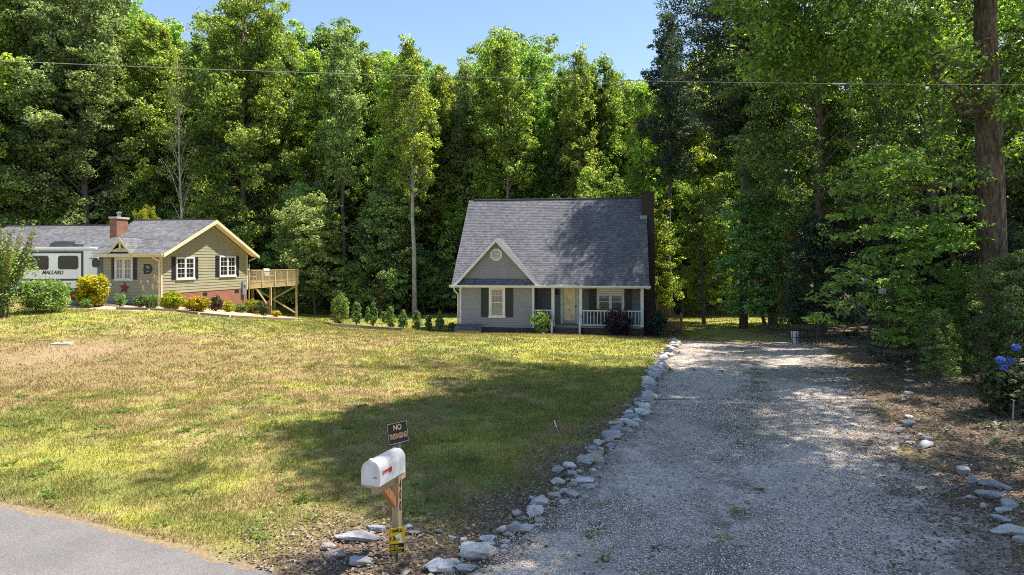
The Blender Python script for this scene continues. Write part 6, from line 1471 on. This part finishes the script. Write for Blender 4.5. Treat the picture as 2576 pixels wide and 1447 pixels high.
# ------------------------------------------------------------------ garden shrubs
def bush(name, u, v, Y, w, h, label, cat, leafm, L=.1, n=26, k=110, seed=0, shape='oval', stem=True, group=None, flowers=None, z=None):
    """bush standing at surveyed column u, base row v; w, h its width and height in metres"""
    if Y is None: p = ground_at(u, v); Y = p[1]
    x = spot(u, Y); z = float(G(x, Y)) if z is None else z
    t = empty(name, (x, Y, z), 0, label, cat, group); rg = np.random.default_rng(seed + int(u * 7 + v))
    d = rg.normal(0, 1, (k, 3)); d /= np.linalg.norm(d, axis=1, keepdims=True); d *= (rg.random((k, 1)) ** .4)
    if shape == 'cone': tq = (d[:, 2] + 1) / 2; C = np.stack([d[:, 0] * w / 2 * (1.1 - .85 * tq), d[:, 1] * w / 2 * (1.1 - .85 * tq), h * (.05 + .93 * tq)], 1)
    elif shape == 'box': e = rg.uniform(-1, 1, (k, 3)); e /= (np.abs(e) ** 4).sum(1, keepdims=True) ** .25; e *= rg.random((k, 1)) ** .3; C = np.stack([e[:, 0] * w / 2 * .85, e[:, 1] * w / 2 * .8, h * (.52 + .42 * e[:, 2])], 1)
    else: C = np.stack([d[:, 0] * w / 2 * .88, d[:, 1] * w / 2 * .88, h * (.5 + .44 * d[:, 2])], 1)
    s = rg.uniform(.1, .2, (k, 1)) * min(w, h) * .8 + .03; Rd = np.repeat(s, 3, 1)
    if stem:
        m = MB()
        for q in range(7): e = C[rg.integers(k)]; m.tube([(rg.normal(0, .04), rg.normal(0, .04), -.05), tuple(e * np.array((.4, .4, .6))), tuple(e)], [.022, .014, .005], 4, False)
        m.build('stem', M['bark'], t)
    link('foliage', quads_mesh('foliage', leaf_quads(C, Rd, n, L, rg, .6)), leafm, t)
    if flowers:
        fm, fn, fl = flowers; q = C[rg.integers(0, k, fn)]; q = q * np.array((1.08, 1.08, 1.0)) + np.array((0, -.06, .06))
        link('flower', quads_mesh('flower', leaf_quads(q, np.full((fn, 3), fl), 14, fl * 1.1, rg, .8)), fm, t)
    return t
mpx = lambda px, Y: px * Y / FPX
# bed in front of the olive house
bush('golden_shrub', 233, 770, 37.6, mpx(68, 37.6), mpx(80, 37.6), 'tall boxy golden yellow shrub in front of the trailer end', 'shrub', M['leaf_yellow'], .11, 40, 240, 1, 'box')
bush('golden_shrub', 433, 782, 37.6, mpx(60, 37.6), mpx(48, 37.6), 'golden yellow shrub at the near corner of the olive gable wall', 'shrub', M['leaf_lime'], .1, 34, 150, 2)
bush('golden_shrub', 497, 789, 38.6, mpx(62, 38.6), mpx(38, 38.6), 'golden yellow shrub before the red brick base', 'shrub', M['leaf_yellow'], .1, 34, 130, 3)
bush('golden_shrub', 636, 787, 45.2, mpx(44, 45.2), mpx(36, 45.2), 'golden yellow shrub below the meter box and deck', 'shrub', M['leaf_lime'], .11, 34, 130, 4)
bush('golden_shrub', 694, 800, 44.0, mpx(26, 44), mpx(15, 44), 'smallest golden shrub at the right tip of the bed', 'shrub', M['leaf_yellow'], .08, 30, 50, 5)
bush('spirea_shrub', 576, 788, 42.5, mpx(34, 42), mpx(28, 42), 'low olive green shrub left of the golden one by the meter', 'shrub', M['leaf_lime'], .09, 26, 70, 6)
bush('spirea_shrub', 606, 786, 43.6, mpx(36, 43), mpx(24, 43), 'low green shrub nearest the meter box', 'shrub', M['leaf_bush'], .09, 26, 70, 7)
bush('spirea_shrub', 474, 782, 40.0, mpx(30, 40), mpx(26, 40), 'low green shrub between the two nearest golden shrubs', 'shrub', M['leaf_lime'], .09, 26, 60, 8)
bush('rose_bush', 542, 793, 41.0, mpx(38, 41), mpx(38, 41), 'rose bush with red blooms before the red brick base', 'rose bush', M['leaf_rose'], .09, 24, 80, 9, flowers=(M['petal_red'], 16, .07))
bush('rose_bush', 661, 798, 43.6, mpx(46, 43.6), mpx(36, 43.6), 'rose bush with few red blooms under the deck', 'rose bush', M['leaf_rose'], .09, 24, 90, 10, flowers=(M['petal_red'], 7, .08))
bush('perennial_plant', 302, 772, 37.8, mpx(30, 38), mpx(36, 38), 'thin pale perennial in front of the star', 'plant', M['leaf_bush'], .09, 14, 40, 11)
bush('perennial_plant', 218, 771, 36.8, mpx(30, 37), mpx(22, 37), 'small grey green plant at the foot of the tall golden shrub', 'plant', M['leaf_bush'], .08, 20, 40, 12)
bush('perennial_plant', 352, 776, 37.2, mpx(30, 38), mpx(32, 38), 'leafy green plant left of the ornamental grass', 'plant', M['leaf_bush'], .1, 20, 50, 13)
# ornamental grass with plumes
p = gv(spot(380, 37.4), 37.4); og = empty('ornamental_grass', p, 0, 'clump of arching ornamental grass with dry plumes beside the downspout', 'grass clump'); rg = np.random.default_rng(5)
V = []
for k in range(420):
    a = rg.uniform(0, 6.28); ln = rg.uniform(.5, 1.0); b0 = np.array((rg.normal(0, .1), rg.normal(0, .1), 0)); dd = np.array((math.cos(a), math.sin(a), 0)); q = rg.uniform(.3, .75); sd = np.array((-dd[1], dd[0], 0)) * .012
    mdl = b0 + dd * ln * q * .45 + np.array((0, 0, ln * .75)); tip = b0 + dd * ln * q + np.array((0, 0, ln * (.95 - q * .5)))
    V += [b0 - sd, b0 + sd, mdl + sd, mdl - sd, mdl - sd, mdl + sd, tip + sd * .2, tip - sd * .2]
link('blade', quads_mesh('blade', np.array(V)), M['leaf_bush'], og)['kind'] = 'stuff'
for k in range(9):
    a = rg.uniform(0, 6.28); top = np.array((math.cos(a) * .45 - .1, math.sin(a) * .3, rg.uniform(1.1, 1.7))); m = MB(); m.tube([(0, 0, 0), tuple(top * np.array((.4, .4, .6))), tuple(top)], [.008, .006, .004], 4); st_ = m.build('plume_stalk', M['plume'], og)
    link('plume', quads_mesh('plume', leaf_quads(top[None], np.array([(.05, .05, .16)]), 22, .07, rg, .2)), M['plume'], st_)
# planter with red flowers by the pad
p = on_ground(191, 768); pl = empty('flower_planter', p, RZ, 'teal planter trough with red flowers beside the dark pad', 'planter')
m = MB(); m.prism([(-.38, -.16, 0), (.38, -.16, 0), (.42, -.2, .3), (-.42, -.2, .3)], (0, .36, 0)); m.build('trough', M['planter'], pl)
rg = np.random.default_rng(8); C = np.stack([rg.uniform(-.35, .35, 26), rg.uniform(-.1, .1, 26), rg.uniform(.32, .5, 26)], 1)
link('foliage', quads_mesh('foliage', leaf_quads(C, np.full((26, 3), .09), 18, .08, rg)), M['leaf_bush'], pl); link('flower', quads_mesh('flower', leaf_quads(C[:14] + np.array((0, -.05, .1)), np.full((14, 3), .06), 12, .07, rg)), M['petal_red'], pl)
# big bush at the left edge
bush('crape_myrtle', -4, 800, 33.0, 3.3, 3.9, 'large loose bush with bronze tipped shoots at the left picture edge', 'bush', M['leaf_bush'], .13, 24, 300, 31)
bush('crape_myrtle', 112, 780, 34.5, 2.6, 1.75, 'wide low green bush between the big left bush and the planter', 'bush', M['leaf_bush'], .11, 34, 220, 32)
rg = np.random.default_rng(12); t = empty('crape_myrtle', gv(spot(0, 32.6), 32.6), 0, 'upright shoots with orange young leaves rising from the big left bush', 'bush'); m = MB(); C = []; Rd = []
for k in range(26):
    a = rg.uniform(0, 6.28); top = np.array((math.cos(a) * rg.uniform(.3, 1.5), math.sin(a) * 1.2, rg.uniform(3.2, 4.6))); pts = [np.array((rg.normal(0, .2), 0, 0)), top * np.array((.35, .35, .55)), top]; m.tube(pts, [.03, .018, .006], 4, False)
    for f in np.linspace(.5, 1, 9): C.append(top * np.array((f * .9 + .1, f * .9 + .1, f))); Rd.append((.14, .14, .22))
m.build('stem', M['bark'], t); link('foliage', quads_mesh('foliage', leaf_quads(np.array(C), np.array(Rd), 18, .1, rg, .4)), M['leaf_orange'], t)
# row of young shrubs between the houses
SG = 'young shrubs in the row between the houses'
for u, v, Y, w, h, lab, sh in ((855, 817, 44.0, 50, 84, 'largest dense shrub at the left end of the garden row', 'oval'), (897, 823, 44.5, 32, 66, 'second shrub in the garden row, beside the largest', 'cone'), (939, 826, 44.5, 27, 66, 'third shrub of the garden row, with a yellow tip', 'cone'), (925, 806, 50, 18, 40, 'thin plant behind the second and third garden shrubs', 'cone'), (968, 804, 50, 26, 34, 'grey green low plant behind the third and fourth garden shrubs', 'oval'), (982, 829, 44.5, 32, 58, 'fourth shrub in the garden row', 'cone'), (1014, 832, 44.5, 30, 50, 'fifth shrub in the garden row, at the end of the timbers', 'cone'), (1049, 834, 44.0, 30, 52, 'sixth shrub in the garden row', 'cone'), (1078, 835, 44.0, 18, 44, 'thin seventh shrub in the garden row', 'cone'), (1106, 836, 43.6, 26, 54, 'eighth shrub in the garden row, near the cottage corner', 'cone'), (1137, 835, 44.0, 20, 22, 'smallest round shrub beside the cottage downspout', 'oval')):
    x = spot(u, Y); bush('garden_shrub', u, v, Y, mpx(w, Y), mpx(h, Y), lab, 'shrub', M['leaf_bush'], .1, 30, 130 if w > 40 else 70, 3, sh, group=SG)
# shrubs by the cottage
bush('azalea_shrub', 1362, 842, 41.2, 1.5, 1.5, 'loose light green shrub before the left porch railing', 'shrub', M['leaf_bush'], .11, 22, 90, 2)
bush('smoke_bush', 1556, 846, 40.3, 1.75, 1.65, 'dark purple shrub in front of the porch railing', 'shrub', M['leaf_purple'], .09, 40, 160, 2)
bush('rhododendron', 1653, 850, 41.6, 1.3, 1.7, 'dark green shrub at the foot of the cottage chimney', 'shrub', M['leaf_dark'], .12, 30, 120, 2)
bush('variegated_shrub', 1676, 850, 41.2, .9, .7, 'low pale flecked shrub at the foot of the outdoor stairs', 'shrub', M['leaf_pale'], .08, 12, 60, 2)
# hydrangea with blue heads
p = gv(spot(2545, 17.4), 17.4); hy = empty('hydrangea', p, 0, 'hydrangea with four blue flower heads at the right picture edge', 'bush'); rg = np.random.default_rng(19)
d = rg.normal(0, 1, (150, 3)); d /= np.linalg.norm(d, axis=1, keepdims=True); C = d * np.array((.9, .8, .65)) * rg.random((150, 1)) ** .4 + np.array((.3, .3, .75))
m = MB()
for k in range(12): e = C[k]; m.tube([(rg.normal(0, .1), 0, -.05), tuple(e)], [.016, .008], 4, False)
m.build('stem', M['bark'], hy); link('foliage', quads_mesh('foliage', leaf_quads(C, np.full((150, 3), .2), 16, .15, rg, .7)), M['leaf_rose'], hy)
for hu, hv in ((2556, 874), (2516, 905), (2540, 908), (2524, 924)):
    q = np.array(at(hu, hv, 16.5)) - np.array(p); d = rg.normal(0, 1, (90, 3)); d /= np.linalg.norm(d, axis=1, keepdims=True); c = q + d * np.array((.085, .085, .065))
    link('flower_head', quads_mesh('flower_head', leaf_quads(c, np.full((90, 3), .018), 3, .04, rg, .8, 0, .9)), M['petal_blue'], hy)
# ivy ground cover and low greens on the right bank
rg = np.random.default_rng(29)
x, y = scatter_pts(9000, 9, 26, 13, 40, lambda a, b: (a > edge_x(DR, b) + .6) * sstep(.42, .6, fbm(a * .5, b * .5, 3, 51)) * (sstep(25, 30, b) * .8 + .2), rg)
V = tuft_quads(x, y, 6, .22, .13, .1, 1.0, rg, .03); link('ivy', quads_mesh('ivy', V), M['leaf_ivy'], None)['kind'] = 'stuff'

# ------------------------------------------------------------------ timbers, lid, markers, bin, birdhouse, wire
def log_at(a, b, w, h, label, group=None):
    a, b = np.array(a), np.array(b); mid = (a + b) / 2; t = empty if False else None
    m = MB(); ln = np.linalg.norm(b - a); m.box(-ln / 2, ln / 2, -w / 2, w / 2, -.06, h); o = m.build('landscape_timber', M['timber'], None, bevel=.02)
    za, zb = float(G(*a)), float(G(*b)); o.location = (mid[0], mid[1], (za + zb) / 2); o.rotation_euler = (0, -math.atan2(zb - za, ln), math.atan2(b[1] - a[1], b[0] - a[0])); return tag(o, label, 'timber', group)
TG = 'timbers edging the flower bed'
bp = [_g(u, v) for u, v in ((290, 779), (375, 781), (440, 784), (500, 792), (580, 799), (660, 803), (742, 806))]
for k, lab in enumerate(('edging timber below the ornamental grass', 'edging timber below the nearest golden shrub', 'edging timber below the second golden shrub', 'edging timber below the red rose bush', 'edging timber below the low green shrubs', 'edging timber at the right tip of the flower bed')):
    a, b = bp[k], bp[k + 1]; log_at(a + (b - a) * .03, a + (b - a) * .97, .14, .13, lab, TG)
for (a, b), lab in (((((830, 821)), (906, 826)), 'brown edging timber below the largest garden shrub'), (((908, 826), (990, 832)), 'brown edging timber below the third garden shrub'), (((992, 832), (1012, 833)), 'short edging timber at the end of the garden row')):
    log_at(_g(*a), _g(*b), .16, .2, lab, 'timbers edging the garden row')
p = on_ground(157, 866); ul = empty('utility_lid', p, .2, 'flat pale concrete lid lying on the bare soil of the left lawn', 'lid')
m = MB(); m.box(-.34, .34, -.26, .26, -.03, .06); m.build('slab', M['concrete'], ul, bevel=.015); m = MB(); m.box(-.08, .08, -.03, .03, .058, .075); m.build('handle', M['metal'], ul)
p = on_ground(1431, 1166); q = at(1394, 1058, p.y + .5) - p; mk = empty('marker_rod', p, 0, 'thin leaning marker rod with a white tip on the lawn', 'marker')
m = MB(); m.tube([(0, 0, -.1), tuple(q * .5 + Vector((.03, 0, 0))), tuple(q * .86)], .0045, 6); m.build('rod', M['wire'], mk); m = MB(); m.tube([tuple(q * .84), tuple(q)], .01, 8); m.build('tip', M['white'], mk)
p = on_ground(2545, 1083); sk = empty('metal_stake', p, 0, 'plain grey metal stake in the leaf litter below the hydrangea', 'stake')
m = MB(); m.bar((0, 0, -.1), (.05, 0, .7), .022); m.build('rod', M['metal'], sk); m = MB(); m.box(.034, .066, -.016, .016, .69, .71); m.build('cap', M['metal'], sk)
p = gv(14.75, 35.6); bn_ = empty('waste_bin', p, 0, 'white plastic bin standing in the shade at the far end of the drive', 'bin')
m = MB(); m.tube([(0, 0, 0), (0, 0, .03), (0, 0, .56), (0, 0, .6)], [.12, .13, .18, .18], 14); m.build('tub', M['bucket'], bn_, True); m = MB(); m.tube([(0, 0, .57), (0, 0, .61)], [.195, .195], 14); m.build('rim', M['bucket'], bn_)
cg = empty('wire_rack', p + Vector((.35, -.15, 0)), 0, 'black wire rack around the white bin', 'rack')
for k in range(7): m = MB(); m.tube([(-.65 + k * .2, -.28, -.02), (-.65 + k * .2, -.28, 1.05)], .016, 5); m.build('upright', M['black'], cg)
for zz in (.35, .72, 1.05): m = MB(); m.tube([(-.65, -.28, zz), (.55, -.28, zz)], .018, 5); m.build('crossbar', M['black'], cg)
p = at(2220, 733, 24.6); bhs = empty('birdhouse', p, .2, 'small pale birdhouse with a dark slot hanging in the shaded woods', 'birdhouse')
m = MB(); m.prism([(-.09, -.07, -.08), (.09, -.07, -.08), (.09, -.07, .07), (0, -.07, .12), (-.09, -.07, .07)], (0, .16, 0)); m.build('box', M['birdhouse'], bhs); m = MB(); m.box(-.02, .02, -.075, -.069, -.05, .03); m.build('hole', M['black'], bhs); m = MB(); m.tube([(0, .02, .1), (0, .3, 2.2)], .008, 4); m.build('hanger', M['black'], bhs)
ow = empty('overhead_cable', at(1288, 197, 15), 0, 'thin pale overhead cable crossing the whole view', 'cable'); b0 = at(1288, 197, 15); pts = []
cv = np.polyfit([0, 500, 960, 1288, 1600, 2100, 2576], [153, 174, 189, 197, 203, 210, 214], 2)
for u in np.linspace(-700, 3300, 60): pts.append(at(u, float(np.polyval(cv, u)), 15) - b0)
m = MB(); m.tube(pts, .0075, 6); m.build('conductor', M['wire'], ow, True); m = MB(); m.tube([at(u, float(np.polyval(cv, u)), 15) - b0 for u in (2092, 2096, 2124, 2130)], [.009, .017, .017, .009], 8); m.build('splice', M['white'], ow)

# labels that still coincide: say which one of the pair or trio it is
by_label = {}
for o in list(bpy.data.objects):
    if o.parent is None and o.get('label') and o.get('category') == 'tree': by_label.setdefault(o['label'], []).append(o)
for lab, os_ in by_label.items():
    if len(os_) < 2: continue
    os_.sort(key=lambda o: o.location.x / o.location.y)
    w_ = ['left one', 'right one'] if len(os_) == 2 else ['leftmost', 'middle one', 'rightmost'] if len(os_) == 3 else None
    for k, o in enumerate(os_):
        if w_: o['label'] = lab + ', ' + w_[k]
